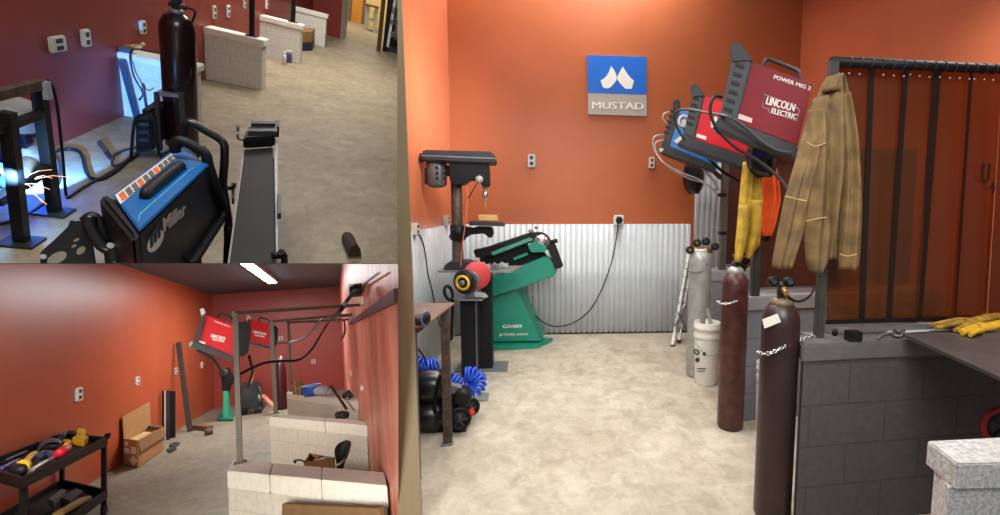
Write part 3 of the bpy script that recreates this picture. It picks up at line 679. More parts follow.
cable('torch_cable', cpx([(664, 135, 4.9), (656, 136, 4.85), (653, 141, 4.85), (655, 151, 4.85), (664, 163, 4.8), (680, 172, 4.8), (700, 180, 4.8), (716, 190, 4.78)]), .0085, lgrey, 'pale upper lead curving from the blue welder to the frame', 'cable', CB)
cable('torch_cable', cpx([(664, 140, 4.92), (657, 142, 4.88), (655, 147, 4.88), (659, 157, 4.87), (670, 168, 4.84), (688, 178, 4.84), (706, 184, 4.82), (717, 194, 4.8)]), .0085, lgrey, 'pale lower lead curving from the blue welder to the frame', 'cable', CB)
cable('torch_cable', cpx([(669, 112, 4.94), (664, 114, 4.92), (663, 119, 4.92), (668, 124, 4.93)]), .008, lgrey, 'small pale loop on the nose of the blue welder', 'cable', CB)
cable('strap', cpx([(697, 162, 4.9), (706, 172, 4.85), (714, 181, 4.82), (718, 190, 4.78)]), .014, grey, 'grey strap from the blue welder to the taped post', 'strap')
# --- helmets
def helmet(y, rows, label, visor, vm, seed=0):
    u0 = (rows[0][1]+rows[0][2])/2
    t = thing('welding_helmet', label, 'helmet', Y(u0, rows[-1][0], y), 'hanging welding helmets')
    mb = MB(); rings = []; n = 14
    for v, a, b in rows:
        rings.append([mb.bm.verts.new(R.y(a+(b-a)*k/n, v, y)-BACK*(.12*math.sin(PI*k/n)**.7)) for k in range(n+1)])
        rings[-1] += [mb.bm.verts.new(R.y(b+(a-b)*k/n, v, y)-BACK*(.09*math.sin(PI*k/n)**.7)+BACK*.004) for k in range(1, n)]
    m = len(rings[0])
    for A_, B_ in zip(rings, rings[1:]):
        for k in range(m): mb.face([A_[k], A_[(k+1) % m], B_[(k+1) % m], B_[k]], True)
    mb.face(rings[0]); mb.face(rings[-1][::-1])
    part('shell', mb, blackg, t)
    part('lens_frame', slab([(visor[0]-1.5, visor[1]-1.5), (visor[2]+1.5, visor[1]-1.5), (visor[2]+1.5, visor[3]+1.5), (visor[0]-1.5, visor[3]+1.5)], y-.135, .03), dkgrey, t, bevel=.004)
    part('lens', slab([(visor[0], visor[1]), (visor[2], visor[1]), (visor[2], visor[3]), (visor[0], visor[3])], y-.139, .01), vm, t)
    return t
helmet(5.6, [(162, 688, 700), (166, 684.5, 703), (174, 683, 705), (182, 683, 704.5), (189, 685, 702), (194, 689, 698)], 'black welding helmet hanging on the tall corrugated panel under the blue welder', (686.5, 169, 701, 177), M('dark_lens', (60, 64, 70), .15, var=.05))
helmet(3.22, [(144, 749, 774), (150, 747, 776), (158, 745.5, 777.5), (166, 747, 777), (173, 751, 773), (178, 757, 767)], 'dark welding helmet with bluish lens hanging over the yellow jacket', (754, 150.5, 770, 158), M('blue_lens', (74, 92, 160), .12, var=.05))
# --- hanging clothes
t = thing('leather_jacket', 'tan yellow leather welding jacket hanging under the dark helmet', 'jacket', Y(748, 262, 3.28))
part('body', drape([(162, 743, 757), (175, 741.5, 760), (200, 739, 762), (225, 737, 761), (245, 735, 760), (252, 735, 754)], 3.28, .07, folds=((1.5, .5), (3, .3)), seed=2), yleather, t)
part('sleeve', drape([(205, 739, 748), (235, 736.5, 747), (262, 734.5, 741)], 3.22, .05, nu=10, folds=((1, .3),), seed=4), yleather, t)
part('sleeve', drape([(200, 751, 762), (232, 749, 760.5), (258, 745.5, 751)], 3.22, .05, nu=10, folds=((1, .3),), seed=6), yleather, t)
t = thing('hanging_vest', 'bright orange garment hanging beside the tan yellow jacket', 'vest', Y(769, 235, 3.32))
part('body', drape([(166, 766, 775), (180, 762, 778), (200, 761.5, 780), (222, 761.5, 776), (236, 762, 771)], 3.32, .05, folds=((2, .6), (3, .3)), seed=5), orangef, t)
part('lining', drape([(228, 762, 772), (241, 764, 768)], 3.34, .03, nu=8, seed=8), black, t)
t = thing('leather_jacket', 'large brown leather welding jacket draped over the front curtain post', 'jacket', Y(822, 268, 2.2))
yj = 2.2
part('body', drape([(77, 829, 836), (82, 824, 840), (92, 819, 843.5), (108, 814, 848), (130, 809, 850), (160, 806, 852), (200, 805, 848), (235, 806, 846), (258, 806, 842)], yj, .075, nu=26, folds=((2, .6), (3.5, .3)), seed=11), bleather, t)
part('sleeve', drape([(98, 815, 823), (112, 810, 822), (140, 801, 818), (170, 793, 813), (200, 784, 808), (235, 777, 801), (258, 773, 794), (268, 772, 791)], yj-.05, .06, nu=16, folds=((1.3, .5), (2.6, .25)), seed=13), bleather, t)
part('sleeve', drape([(95, 836, 844), (112, 836, 848.5), (140, 839, 853), (180, 841, 857), (220, 840, 859), (252, 838, 859), (269, 839, 857)], yj-.05, .06, nu=16, folds=((1.3, .5), (2.6, .25)), seed=17), bleather, t)
part('front_panel', drape([(110, 808, 828), (150, 806, 829), (200, 804.5, 829), (240, 804, 829), (262, 806, 827), (272, 810, 821)], yj-.07, .05, nu=16, folds=((1.6, .5),), seed=19), bleather, t)
part('collar', drape([(77, 827, 837), (84, 824, 839), (92, 823, 840)], yj-.05, .045, nu=10, seed=23), bleather, t)
for pts in ([(807, 142), (815, 146), (826, 143)], [(806, 221), (816, 219), (827, 217)], [(840, 254), (848, 256), (857, 254)], [(785, 196), (797, 199), (807, 201)]):
    part('seam', MB().tube([Y(u, v, yj-.135) for u, v in pts], .0022, 5, smoothpath=4), M('tan_thread', (190, 160, 104), .7), t)
# --- gas cylinders
def cyl(u, vb, vs, w, vt, m, label, y=None, group='gas cylinders along the booth ends'):
    b = Z(u, vb) if y is None else V((Y(u, 400, y).x, y, 0))
    y = b.y; r = w*y/FX/2; zs = Y(u, vs, y).z; zt = Y(u, vt, y).z
    b.y += r*.0
    t = thing('gas_cylinder', label, 'gas cylinder', b, group)
    part('body', MB().lathe(b, UP, [(r*.9, 0), (r, .02), (r, zs-.02), (r*.97, zs+r*.3), (r*.86, zs+r*.66), (r*.66, zs+r*.95), (r*.46, zs+r*1.15)], 32), m, t)
    return t, b, r, zs, zt
t, b, r, zs, zt = cyl(777, 0, 322, 38, 280, tankd, 'nearest dark maroon gas cylinder with a white sticker and regulator', y=2.28)
part('neck_ring', MB().lathe(V((b.x, b.y, zs+r*.95)), UP, [(r*.62, 0), (r*.62, .02), (r*.4, .04)]), M('dusty_brass', (120, 104, 84), .55, .3, var=.2), t)
v_ = part('valve', MB().lathe(V((b.x, b.y, zs+r*1.2)), UP, [(.022, 0), (.018, .02), (.024, .03), (.024, .05), (.014, .06), (.014, .09)]), rustst, t)
part('sticker', MB().prism([R.y(u, v, b.y-r-.003) for u, v in [(762, 319.5), (777.5, 313.5), (781, 322), (764.5, 328.5)]], V((0, -.001, 0))), paper, t, label='tilted white sticker')
g = thing('regulator', 'black two knob regulator on the nearest maroon cylinder', 'regulator', Y(781, 300, 2.25))
part('stem', MB().tube([Y(779.5, 298, 2.26), Y(780, 286, 2.26), Y(774, 282.5, 2.25)], .011).tube([Y(780, 287, 2.26), Y(789, 283, 2.25)], .012), graphite, g)
for u, v in ((774, 281.5), (790, 282)):
    k = part('dial', MB().lathe(Y(u, v, 2.23), V((0, -1, .1)), [(.02, -.03), (.024, -.025), (.024, .008), (.015, .014)]), black, g)
    part('knob_cap', MB().disc(Y(u, v, 2.214), V((0, -1, .1)), .012, .006), dkgrey, k)
part('brass_fitting', MB().tube([Y(783, 288, 2.23), Y(787, 296, 2.23)], .012), brass, g)
cable('hose', cpx([(787, 295, 2.24), (791, 299, 2.24), (798, 301.5, 2.26), (806, 299, 2.3), (812, 293, 2.35), (814, 287, 2.4)]), .006, black, 'black gas hose curling from the nearest regulator', 'hose')
solo('chain', chain([Y(757.5, 351.5, b.y-.04), Y(762, 354, b.y-r*.8), Y(770, 353.5, b.y-r*1.1), Y(780, 349, b.y-r*1.1), Y(790, 344, b.y-r*.85), Y(797, 341.5, b.y-.04), Y(803, 339, 2.26), Y(814, 335, 2.29)], .012, .0034), chrome, 'silver chain across the nearest maroon cylinder to the curtain post', 'chain', 'safety chains')
t, b, r, zs, zt = cyl(730, 427, 286, 26.5, 262, tankm, 'brown maroon gas cylinder in front of the white bucket', group='gas cylinders along the booth ends')
part('neck_ring', MB().lathe(V((b.x, b.y, zs+r*.95)), UP, [(r*.6, 0), (r*.6, .03), (r*.4, .05)]), lgrey, t)
part('valve', MB().lathe(V((b.x, b.y, zs+r*1.2)), UP, [(.026, 0), (.02, .03), (.03, .04), (.03, .06), (.014, .07), (.02, .09), (.028, .1), (.02, .112)]), dkgrey, t)
solo('chain', chain([Y(717, 301, b.y-.02), Y(722, 304, b.y-r*.9), Y(730, 303.5, b.y-r*1.12), Y(738, 300.5, b.y-r*.9), Y(743.5, 297.5, b.y)], .011, .0035), chrome, 'silver chain across the brown maroon cylinder', 'chain', 'safety chains')
t, b, r, zs, zt = cyl(697, 375.5, 262, 22.5, 243, tankg, 'silver grey gas cylinder behind the white bucket', group='gas cylinders along the booth ends')
part('neck_ring', MB().lathe(V((b.x, b.y, zs+r*.9)), UP, [(r*.55, 0), (r*.55, .03)]), white, t)
part('green_mark', MB().box((b.x+.02, b.y-r*.86, zs-.015), .04, .02, .012).box((b.x+.02, b.y-r*.86, zs-.015), .012, .02, .04), green, t)
solo('chain', chain([Y(685.5, 268, b.y), Y(690, 271.5, b.y-r*.8), Y(697, 272.5, b.y-r*1.12), Y(704, 271, b.y-r*.85), Y(709, 269, b.y)], .011, .0035), grey, 'dull chain across the silver grey cylinder', 'chain', 'safety chains')
g = thing('regulator', 'brass regulator with black gauges on the silver grey cylinder', 'regulator', V((b.x, b.y, zs+.1)))
yr = b.y
part('body', MB().tube([Y(694, 253, yr), Y(699, 250, yr), Y(712, 251, yr)], .022).tube([Y(698, 256, yr), Y(699, 247, yr)], .018), brass, g)
for u, v in ((697, 243), (706, 241.5), (715, 246.5), (690, 250)):
    k = part('gauge', MB().lathe(Y(u, v, yr-.03), V((.1, -1, .1)), [(.03, -.02), (.034, -.015), (.034, .012), (.024, .018)]), black, g)
    part('dial_face', MB().disc(Y(u, v, yr-.047), V((.1, -1, .1)), .014, .004), brass if u < 700 else dkgrey, k)
g = thing('regulator', 'brass and black regulator behind the valve of the brown maroon cylinder', 'regulator', Y(740, 268, 3.42))
part('body', MB().tube([Y(733, 264, 3.42), Y(740, 263.5, 3.42), Y(747, 266, 3.42)], .018), brass, g)
for u, v in ((738, 258.5), (745.5, 260), (742, 268)):
    part('gauge', MB().lathe(Y(u, v, 3.39), V((-.2, -1, .1)), [(.024, -.02), (.028, -.015), (.028, .01), (.02, .014)]), black, g)
# --- buckets
def bucket(u, vb, vt, w, label, y=None):
    b = Z(u, vb); y = b.y; r = w*y/FX/2; h = Y(u, vt, y).z+.0
    t = thing('bucket', label, 'bucket', b, 'white plastic buckets')
    part('pail', MB().lathe(b, UP, [(r*.8, 0), (r*.84, .01), (r*.94, h*.72), (r*.95, h*.74), (r*1.0, h*.745), (r*1.0, h*.8), (r*.96, h*.81), (r*.97, h*.88), (r*1.03, h*.885), (r*1.03, h*.93), (r*.98, h*.94), (r*1.0, h*.99), (r*.97, h), (r*.93, h*.99), (r*.9, h*.6), (r*.78, .02)], 32), M('white_pail', (220, 218, 208), .45, var=.04), t)
    part('bail_handle', MB().tube([b+V((r*math.cos(q)*1.02, -abs(r*math.sin(q))*1.03, h*.8-.16*abs(math.sin(q)))) for q in [PI*k/10 for k in range(11)]], .003, 6), lgrey, t)
    return t, b, r, h
t, b, r, h = bucket(705.5, 383, 321.5, 27, 'white bucket with printed marks beside the brown maroon cylinder')
inkk = M('dark_print', (60, 66, 66), .5, var=.05)
yy = b.y-r*.95
part('print', MB().torus(Y(696.5, 352, yy+.035), BACK, .024, .007, sx=.6).disc(Y(697.5, 360, yy+.035), BACK, .02, .003), inkk, t)
part('print', MB().disc(Y(704.5, 354, yy), BACK, .016, .003), inkk, t)
part('print', slab([(711.5, 366.5), (716.5, 366.5), (716.5, 373), (711.5, 373)], yy+.04, .004), M('green_print', (110, 140, 112), .5, var=.05), t)
part('print', MB().prism(outl([(697, 368.5), (706, 368), (706, 369), (697, 369.5)], yy+.01), V((0, .004, 0))).prism(outl([(697, 371), (705, 370.6), (705, 371.4), (697, 371.8)], yy+.01), V((0, .004, 0))), inkk, t)
solo('metal_bar', MB().bar(Y(711.5, 326, b.y+.06), Y(707, 308.5, b.y+.06), .03, .012), lgrey, 'flat silver bar standing in the white bucket with marks', 'metal bar')
b2 = bucket(765, 430, 362, 23, 'white bucket almost hidden behind the nearest maroon cylinder')
# --- ladder
yl = Z(673, 346).y
t = thing('ladder', 'silver aluminium ladder leaning by the silver grey cylinder', 'ladder', Z(676, 343))
for (a, b) in (((672.5, 346, yl), (689.5, 250, yl+.62)), ((679, 341, yl+.12), (692, 252, yl+.66))):
    q = part('rail', MB().bar(Y(*a), Y(*b), .03, .045), lgrey, t)
    part('foot', MB().box(Y(*a), .05, .06, .04), dkgrey, q, bevel=.01)
for k in range(6):
    s = .14+k*.14
    a = Y(672.5, 346, yl).lerp(Y(689.5, 250, yl+.62), s); b = Y(679, 341, yl+.12).lerp(Y(692, 252, yl+.66), s)
    part('rung', MB().bar(a+V((-.02, -.02, 0)), b, .022, .04), lgrey, t)
part('brace', MB().tube([Y(674, 326, yl+.05), Y(686, 305, yl+.3)], .01).tube([Y(675, 308, yl+.1), Y(688, 332, yl+.2)], .008), grey, t)
# --- front right: steel table, gloves, blocks
zt = .935
t = thing('steel_table', 'dark steel plate table resting against the charcoal half wall', 'table', V((1.75, 2.0, 0)))
part('top', MB().prism([Z(903, 333.5, zt), Z(1040, 330, zt), Z(1060, 402, zt)+V((.1, -.1, 0)), Z(1000, 377, zt)], V((0, 0, -.014))), M('dark_plate', (90, 88, 88), .42, .35, var=.18, scale=7), t)
part('leg', MB().box((Z(1012, 372, zt).x+.16, Z(1012, 372, zt).y+.05, (zt-.014)/2), .05, .05, zt-.014), black, t)
part('leg', MB().box((Z(1040, 333, zt).x-.05, Z(1040, 333, zt).y-.06, (zt-.014)/2), .05, .05, zt-.014), black, t)
solo('plastic_sheet', MB().prism([Z(886, 334, .905), Z(893, 326.5, .905), Z(972, 321, .905), Z(955, 330, .905)], V((0, 0, .006))), white, 'white flat sheet on the half wall behind the gloves', 'sheet')
def glove(pts, fingers, label, m):
    """cuff and hand lying flat: pts = centre line (u, v, half width px), fingers = end pixels"""
    t = thing('work_glove', label, 'glove', Z(*pts[0][:2], zt), 'work gloves on the steel table')
    mb = MB(); rings = []
    for u, v, w in pts:
        c = Z(u, v, zt); q = R.px(c, w); rings.append([mb.bm.verts.new(c+V((.25*q*math.cos(2*PI*k/14), q*1.5*math.cos(2*PI*k/14), max(.001, .018+.019*math.sin(2*PI*k/14))))) for k in range(14)])
    for A_, B_ in zip(rings, rings[1:]):
        for k in range(14): mb.face([A_[k], A_[(k+1) % 14], B_[(k+1) % 14], B_[k]], True)
    mb.face(rings[0]); mb.face(rings[-1][::-1])
    part('hand', mb, m, t)
    for a, b in fingers:
        p, q = Z(*a, zt)+V((0, 0, .016)), Z(*b, zt)+V((0, 0, .014)); part('finger', MB().tube([p, p.lerp(q, .5)+V((0, 0, .006)), q], lambda s: .014-.004*s, 8, smoothpath=4), m, t)
    return t
glove([(964, 326, 3), (972, 325, 4.5), (984, 322, 5), (996, 320, 5), (1010, 319, 5)], [((967, 325), (945, 329.5)), ((967, 326.5), (936, 331)), ((966, 324), (932, 327.5)), ((968, 323), (940, 325.5)), ((975, 327), (955, 333))], 'brown and yellow work glove lying farther back on the steel table', M('worn_yellow_leather', (168, 132, 44), .75, var=.3, scale=20, rgb2=(196, 158, 60), bump=.3))
glove([(978, 332, 3), (985, 331, 5), (997, 328.5, 5.5), (1012, 326, 5.5)], [((980, 333), (962, 336.5)), ((980, 331.5), (960, 334)), ((981, 330), (966, 331.5)), ((982, 334), (970, 338)), ((990, 330), (976, 327.5))], 'bright yellow work glove at the front of the steel table', M('bright_glove', (222, 178, 34), .7, var=.12, scale=20, bump=.3))
solo('tube_offcut', MB().box(Z(857, 342.5, .9)+V((0, .03, .0245)), .062, .05, .047), black, 'short black square tube offcut on the charcoal half wall', 'tube offcut', bevel=.003)
solo('connector', MB().lathe(Z(836, 336, .9)+V((0, .01, 0)), UP, [(.012, 0), (.014, .02), (.008, .03)]), black, 'small black fitting on the half wall beside the curtain post', 'fitting')
cable('cable', [Z(u, v, .915) for u, v in [(878, 338), (884, 334), (892, 333), (896, 336), (904, 334)]], .006, grey, 'short grey lead lying under the curtain rail')
solo('clip', MB().tube([Z(u, v, .918) for u, v in [(895, 332), (899, 335), (903, 331)]], .012), chrome, 'silver clip on the half wall under the curtain rail', 'clip')
# red reel under the table
t = thing('hose_reel', 'dark red reel in the shade under the steel table', 'reel', Z(1004, 470))
c = Y(1003, 426, 2.0)
t.location = V((c.x, c.y, 0)); ORG[t.name] = V(t.location)
part('rim', MB().torus(c, V((-.2, -1, 0)), .078, .014), M('dull_red', (140, 24, 24), .4), t)
part('core', MB().lathe(c, V((-.2, -1, 0)), [(.06, -.04), (.066, 0), (.02, .01)]), dkgrey, t)
mb = MB()
for k in range(5): mb.bar(c+V((0, -.012, 0)), c+V((.07*math.cos(k*1.257), -.012, .07*math.sin(k*1.257))), .012, .008)
part('spokes', mb, black, t)
part('stand', MB().bar(V((c.x, c.y, c.z-.08)), V((c.x, c.y, .0)), .04).box((c.x, c.y, .01), .16, .14, .02), black, t)
# pale block pillar in the front right corner
zp = .86
t = thing('block_pillar', 'pale speckled block pillar with cap in the front right corner', 'pillar', V((Z(958, 464, zp).x+.2, Z(958, 464, zp).y+.1, 0)), kind='structure')
poly = [Z(927, 440.5, zp), Z(957.5, 464, zp), Z(1040, 462, zp), Z(1040, 435, zp)]
part('cap', MB().prism(poly, V((0, 0, -.072))), speck, t, bevel=.004)
a = poly[0]+V((.022, -.008, -.072)); b = poly[1]+V((-.008, .012, -.072))
part('block_body', MB().prism([a, b, V((poly[2].x, b.y, b.z)), V((poly[3].x, a.y, a.z))], V((0, 0, -(zp-.072)))), speck, t)
# =================================================================== ROOM A: the welding shop seen from above (upper left of the picture)
R = RA
XA = -2.6
struct('floor', MB().prism(quad([(-2.7, 1.0, 0), (2.2, 1.0, 0), (2.2, 26, 0), (-2.7, 26, 0)]), V((0, 0, -.1))), concA, 'tan concrete floor of the welding shop with the white half walls', 'floor')
wm = MB().box((XA-.06, 8.8, 1.9), .12, 15.6, 3.8)
struct('wall_left', wm, maroon, 'long dark red wall behind the white half walls', 'wall')
pj = Z(340, 38.3); yj_ = pj.y
struct('wall_back', MB().box(((XA+pj.x)/2, yj_+.1, 1.9), pj.x-XA, .2, 3.8), maroon, 'dark red end wall left of the doorway', 'wall')
struct('trim_1', MB().prism([V((pj.x, yj_-.02, 0)), Z(345, 38.5), Z(345, 38.5)+V((0, .24, 0)), V((pj.x, yj_+.22, 0))], V((0, 0, 3.0))), cream, 'cream door jamb right of the dark red end wall', 'door jamb')
# rooms beyond the opening
yq = 22.5
struct('wall_far', MB().box((-1.6, yq+.1, 1.9), 4.0, .2, 3.8), M('cream_paint', (226, 196, 128), .6, var=.05), 'cream wall of the room beyond the doorway', 'wall')
a, b = Y(351, 20, yq-.03), Y(361.5, 20, yq-.03)
t = thing('door', 'orange wooden door in the room beyond the doorway', 'door', V(((a.x+b.x)/2, yq-.03, 0)), kind='structure')
part('leaf', MB().box(((a.x+b.x)/2, yq-.03, 1.1), b.x-a.x, .05, 2.2), M('orange_wood', (214, 142, 50), .5, var=.08, scale=4, stretch=(6, 6, 1)), t)
part('door_frame', MB().box((a.x-.05, yq-.04, 1.1), .1, .07, 2.2).box((b.x+.05, yq-.04, 1.1), .1, .07, 2.2), brownw, t)
ys = 20.5
a, b = Y(364, 20, ys), Y(377, 20, ys)
t = thing('shelf_bench', 'cream bench with a dark shelf in the room beyond the doorway', 'bench', V(((a.x+b.x)/2, ys, 0)))
part('top', MB().box(((a.x+b.x)/2, ys+.2, Y(370, 5.5, ys).z), b.x-a.x, .6, .06), brownw, t)
zt = Y(370, 5.5, ys).z-.03
part('leg', MB().box((a.x+.09, ys, zt/2), .12, .1, zt), cream, t)
part('leg', MB().box((b.x-.05, ys, zt/2), .1, .1, zt), cream, t)
part('shelf', MB().box(((a.x+b.x)/2+.05, ys+.2, zt*.45), b.x-a.x-.2, .5, .06), cream, t)
part('shelf_bin', MB().box(((a.x+b.x)/2+.1, ys+.2, zt*.45+.2), b.x-a.x-.4, .4, .3), brownw, t)
# right side: open door edge and dark panel
pd = Z(379, 51)
struct('trim_2', MB().prism([Z(376.3, 51), Z(380, 51.5), Z(380, 51.5)+V((0, .25, 0)), Z(376.3, 51)+V((0, .25, 0))], V((0, 0, 3.0))), M('door_edge_brown', (126, 92, 56), .5, var=.1), 'brown edge of the open door at the right of the doorway', 'door edge')
pe = Z(381.5, 51)
struct('wall_right', MB().box((pe.x+1.0, pe.y+1.2, 1.9), 2.0, .1, 3.8), M('dark_navy_panel', (44, 34, 40), .5, var=.1), 'dark wall panel behind the ladder', 'wall')
struct('trim_3', MB().box((pe.x+.9, pe.y+.5, .05), 1.7, .6, .1), graphite, 'low dark kerb at the foot of the dark wall panel', 'kerb')
struct('trim_4', MB().box((pe.x+.06, pe.y+.2, 1.5), .08, .3, 3.0), black, 'narrow black post beside the open door edge', 'post')
yl = pe.y+.15
t = thing('ladder', 'pale aluminium step ladder at the right edge of the upper room', 'ladder', Y(392, 48, yl))
part('rail', MB().bar(Y(387.5, 47, yl), Y(396, -6, yl+.3), .07, .1), lgrey, t)
part('rail', MB().bar(Y(395.5, 40, yl+.5), Y(398, -6, yl+.4), .07, .1), lgrey, t)
for v in (10, 22, 34.5): part('step', MB().bar(Y(387.5+(47-v)*.16, v, yl+.05), Y(397.5, v, yl+.3), .08, .12), lgrey, t)
# --- white block half walls and their posts
def halfwall(bx, tx, label, post, cap_h):
    p = Z(*bx); y = p.y; h = Y(*tx, y).z
    t = thing('booth_wall', label, 'half wall', V(((XA+p.x)/2, y, 0)), kind='structure')
    w = p.x-XA; d = .22
    part('block_body', MB().prism([V((XA, y, 0)), V((p.x-.01, y, 0)), V((p.x-.01, y+d, 0)), V((XA, y+d, 0))], V((0, 0, h-cap_h))), blkA, t)
    part('cap', MB().box(((XA+p.x)/2+.01, y+d/2, h-cap_h/2), w+.02, d+.05, cap_h), blkcap, t, bevel=.01)
    return t, p, h
hw = []
for bx, tx, lab in [((262.5, 90.5), (258.5, 39), 'nearest fully lit white block half wall against the dark red wall'), ((300, 64), (297, 24), 'middle white block half wall with spray cans at its foot'), ((325, 47.3), (323.8, 14), 'farthest white block half wall beside the cardboard box')]:
    hw.append(halfwall(bx, tx, lab, None, .09))
for (u, v, w, lab, i) in [(252, 36, 4.2, 'black post standing on the nearest lit white half wall', 0), (293, 23, 3.6, 'black post standing on the middle white half wall', 1)]:
    p, h = hw[i][1], hw[i][2]; y = p.y+.1; q = Y(u, v, y); q.z = h+.003
    t = thing('booth_post', lab, 'post', q, 'black booth posts')
    part('tube', MB().bar(q, q+V((0, 0, 1.3)), w*y/FX*.8), black, t)
    part('base_plate', MB().box(q+V((0, 0, .006)), .14, .14, .012), black, t)
# arc-lit half wall
a = Z(136, 112); t, p, h = halfwall((196, 128), (190.5, 66), 'half wall lit blue by the welding arc behind the tall cylinder', None, .07)
solo('yellow_tool', MB().bar(V((-2.57, p.y+.08, h+.03)), V((-2.48, p.y+.1, h+.06)), .06, .04).bar(V((-2.48, p.y+.1, h+.05)), V((-2.43, p.y+.12, h+.1)), .03), M('amber_plastic', (206, 150, 50), .5, var=.1), 'amber coloured tool lying on the arc lit half wall', 'tool')
solo('dark_tool', MB().bar(V((-2.59, p.y+.02, h+.02)), V((-2.5, p.y+.03, h+.03)), .06, .04), dkgrey, 'dark tool at the wall end of the arc lit half wall', 'tool')
cable('hose', [V((-2.2, p.y+.1, h+.06)), V((-2.35, p.y+.05, h+.05)), V((-2.47, p.y-.05, h+.04)), V((-2.46, p.y-.08, .45)), V((-2.38, p.y-.12, .3)), V((-2.3, p.y-.4, .3))], .008, black, 'thin black hose hanging over the arc lit half wall', 'hose')
# --- things by the half walls
pb = Z(309, 51)
t = thing('cardboard_box', 'tan cardboard box on the floor behind the middle white half wall', 'box', pb)
yb_ = pb.y
part('carton', MB().prism([Z(299, 50.5), Z(311.5, 50), Z(314, 45.5), Z(303, 45.5)], V((0, 0, Y(306, 31.5, yb_).z))), card, t)
part('dark_tray', MB().prism([Z(297, 51.5), Z(312, 50.8), Z(314.2, 46.5), Z(301, 47)], V((0, 0, .17))), graphite, t)
for u, v, m, lab in ((284, 64.5, white, 'white spray can at the foot of the middle white half wall'), (287, 62.5, M('violet_can', (90, 80, 150), .4), 'violet spray can beside the white one'), (290, 62.5, M('grey_can', (120, 110, 130), .4), 'grey spray can nearest the end of the middle half wall')):
    p = Z(u, v); r = .035
    t = thing('spray_can', lab, 'spray can', p, 'spray cans by the middle half wall')
    part('can', MB().lathe(p, UP, [(r, 0), (r, .15), (r*.8, .17)], 14), m, t)
    part('can_cap', MB().lathe(p+V((0, 0, .17)), UP, [(r*.7, 0), (r*.7, .04), (r*.5, .05)], 14), white, t)
G = 'wall sockets in the upper room'
for u, v, w, h, m, lab in [(55, 43.5, .19, .12, cream, 'wide cream wall socket at far left above the arc shadow'), (83.5, 37.5, .11, .14, white, 'white wall socket beside the edge of the arc shadow'), (141, 27, .1, .13, cream, 'cream wall socket left of the tall cylinder'), (166, 22.5, .12, .16, white, 'white wall socket directly behind the tall cylinder neck'), (213, 12, .13, .17, cream, 'cream wall socket above the nearest lit half wall'), (227, 11, .13, .17, white, 'pale framed wall socket left of the black post'), (243.5, 2.5, .13, .17, cream, 'cream wall socket at the top edge left of the black post'), (266, 3.5, .14, .18, white, 'white wall socket at the top edge right of the first black post')]:
    c = R.xx(u, v, XA); s = outlet(c, RT, UP, w, h, lab, G, m, .03)
# --- leaning bars
solo('steel_bar', MB().bar(R.xx(121.5, 60, XA+.05), Z(137.5, 119)+V((0, 0, .0)), .05, .03), M('dark_blue_bar', (58, 66, 82), .4, .3), 'dark flat bar leaning on the red wall beside the arc lit half wall', 'steel bar')
solo('steel_rod', MB().tube([Y(143, 84, 5.3), Z(149, 124)], .012), rustst, 'thin rusty rod leaning right of the dark flat bar', 'steel rod')
# --- gas cylinder on a cart with a wire feeder
b = Z(184, 152); y = b.y; r = 13*y/FX*.93
t = thing('gas_cylinder', 'tall near black maroon gas cylinder on the small cart in the upper room', 'gas cylinder', b)
b0 = Y(182.5, 146, y); top = Y(177, 21, y); axd = (top-b0).normalized(); ln = (top-b0).length
part('body', MB().lathe(b0, axd, [(r*.9, 0), (r, .02), (r, ln-.06), (r*.93, ln-.02), (r*.75, ln+.03), (r*.5, ln+.055), (r*.3, ln+.065)], 32), tankA, t)
part('neck_ring', MB().lathe(top+axd*.055, axd, [(r*.4, 0), (r*.4, .03), (r*.2, .04)]), grey, t)
part('valve', MB().lathe(top+axd*.09, axd, [(r*.22, 0), (r*.22, .05), (r*.32, .06), (r*.32, .1)]), graphite, t)
part('valve_outlet', MB().tube([top+axd*.12+V((-.05, 0, 0)), top+axd*.12+V((.07, 0, 0))], .02).tube([top+axd*.2, top+axd*.36], .022), dkgrey, t)
cable('hose', [top+axd*.12+V((.07, 0, 0)), top+axd*.1+V((.13, 0, 0)), Y(190, 30, y), Y(191, 60, y), Y(189, 80, y-.15), Y(178, 88, y-.25)], .009, black, 'black gas hose hanging right of the tall cylinder', 'hose')
t = thing('cylinder_cart', 'dark steel cart with shelf holding the tall cylinder', 'cart', V((b.x, b.y-.1, 0)))
part('shelf', MB().prism([Y(156, 92, y-.2), Y(182, 94.5, y-.2), Y(190, 88, y+.2), Y(162, 88, y+.2)], V((0, 0, -.03))), grey, t)
for q in [((156.5, 92, y-.2), (160, 150, y-.25)), ((181, 94, y-.2), (186, 158, y-.35)), ((189.5, 88, y+.2), (193, 140, y+.1))]:
    part('upright', MB().bar(Y(*q[0]), Y(*q[1]), .03), graphite, t)
part('deck', MB().prism([Y(160, 155, y-.3), Y(186, 160, y-.4), Y(206, 146, y+.1), Y(180, 142, y+.1)], V((0, 0, -.03))), graphite, t)
part('wheel', MB().lathe(Y(197, 151, y-.05), V((1, .2, 0)), [(.05, -.02), (.06, 0), (.05, .02)]), blackr, t)
yw_ = y-.35
t = thing('wire_feeder', 'black wire feeder box on the floor in front of the tall cylinder', 'wire feeder', Z(150, 156))
part('case', MB().prism([Y(135, 117, yw_), Y(151, 117, yw_), Y(155, 151, yw_), Y(135, 154, yw_)], Y(166, 104, yw_+.4)-Y(151, 117, yw_)), graphite, t, bevel=.02)
part('front_panel', MB().prism([Y(137, 121, yw_-.02), Y(150, 121, yw_-.02), Y(153, 149, yw_-.02), Y(137, 151, yw_-.02)], V((0, .03, 0))), black, t, bevel=.01)
for v in (124, 132, 140): part('louvre', MB().bar(Y(139, v, yw_-.03), Y(149, v, yw_-.03), .02), dkgrey, t)
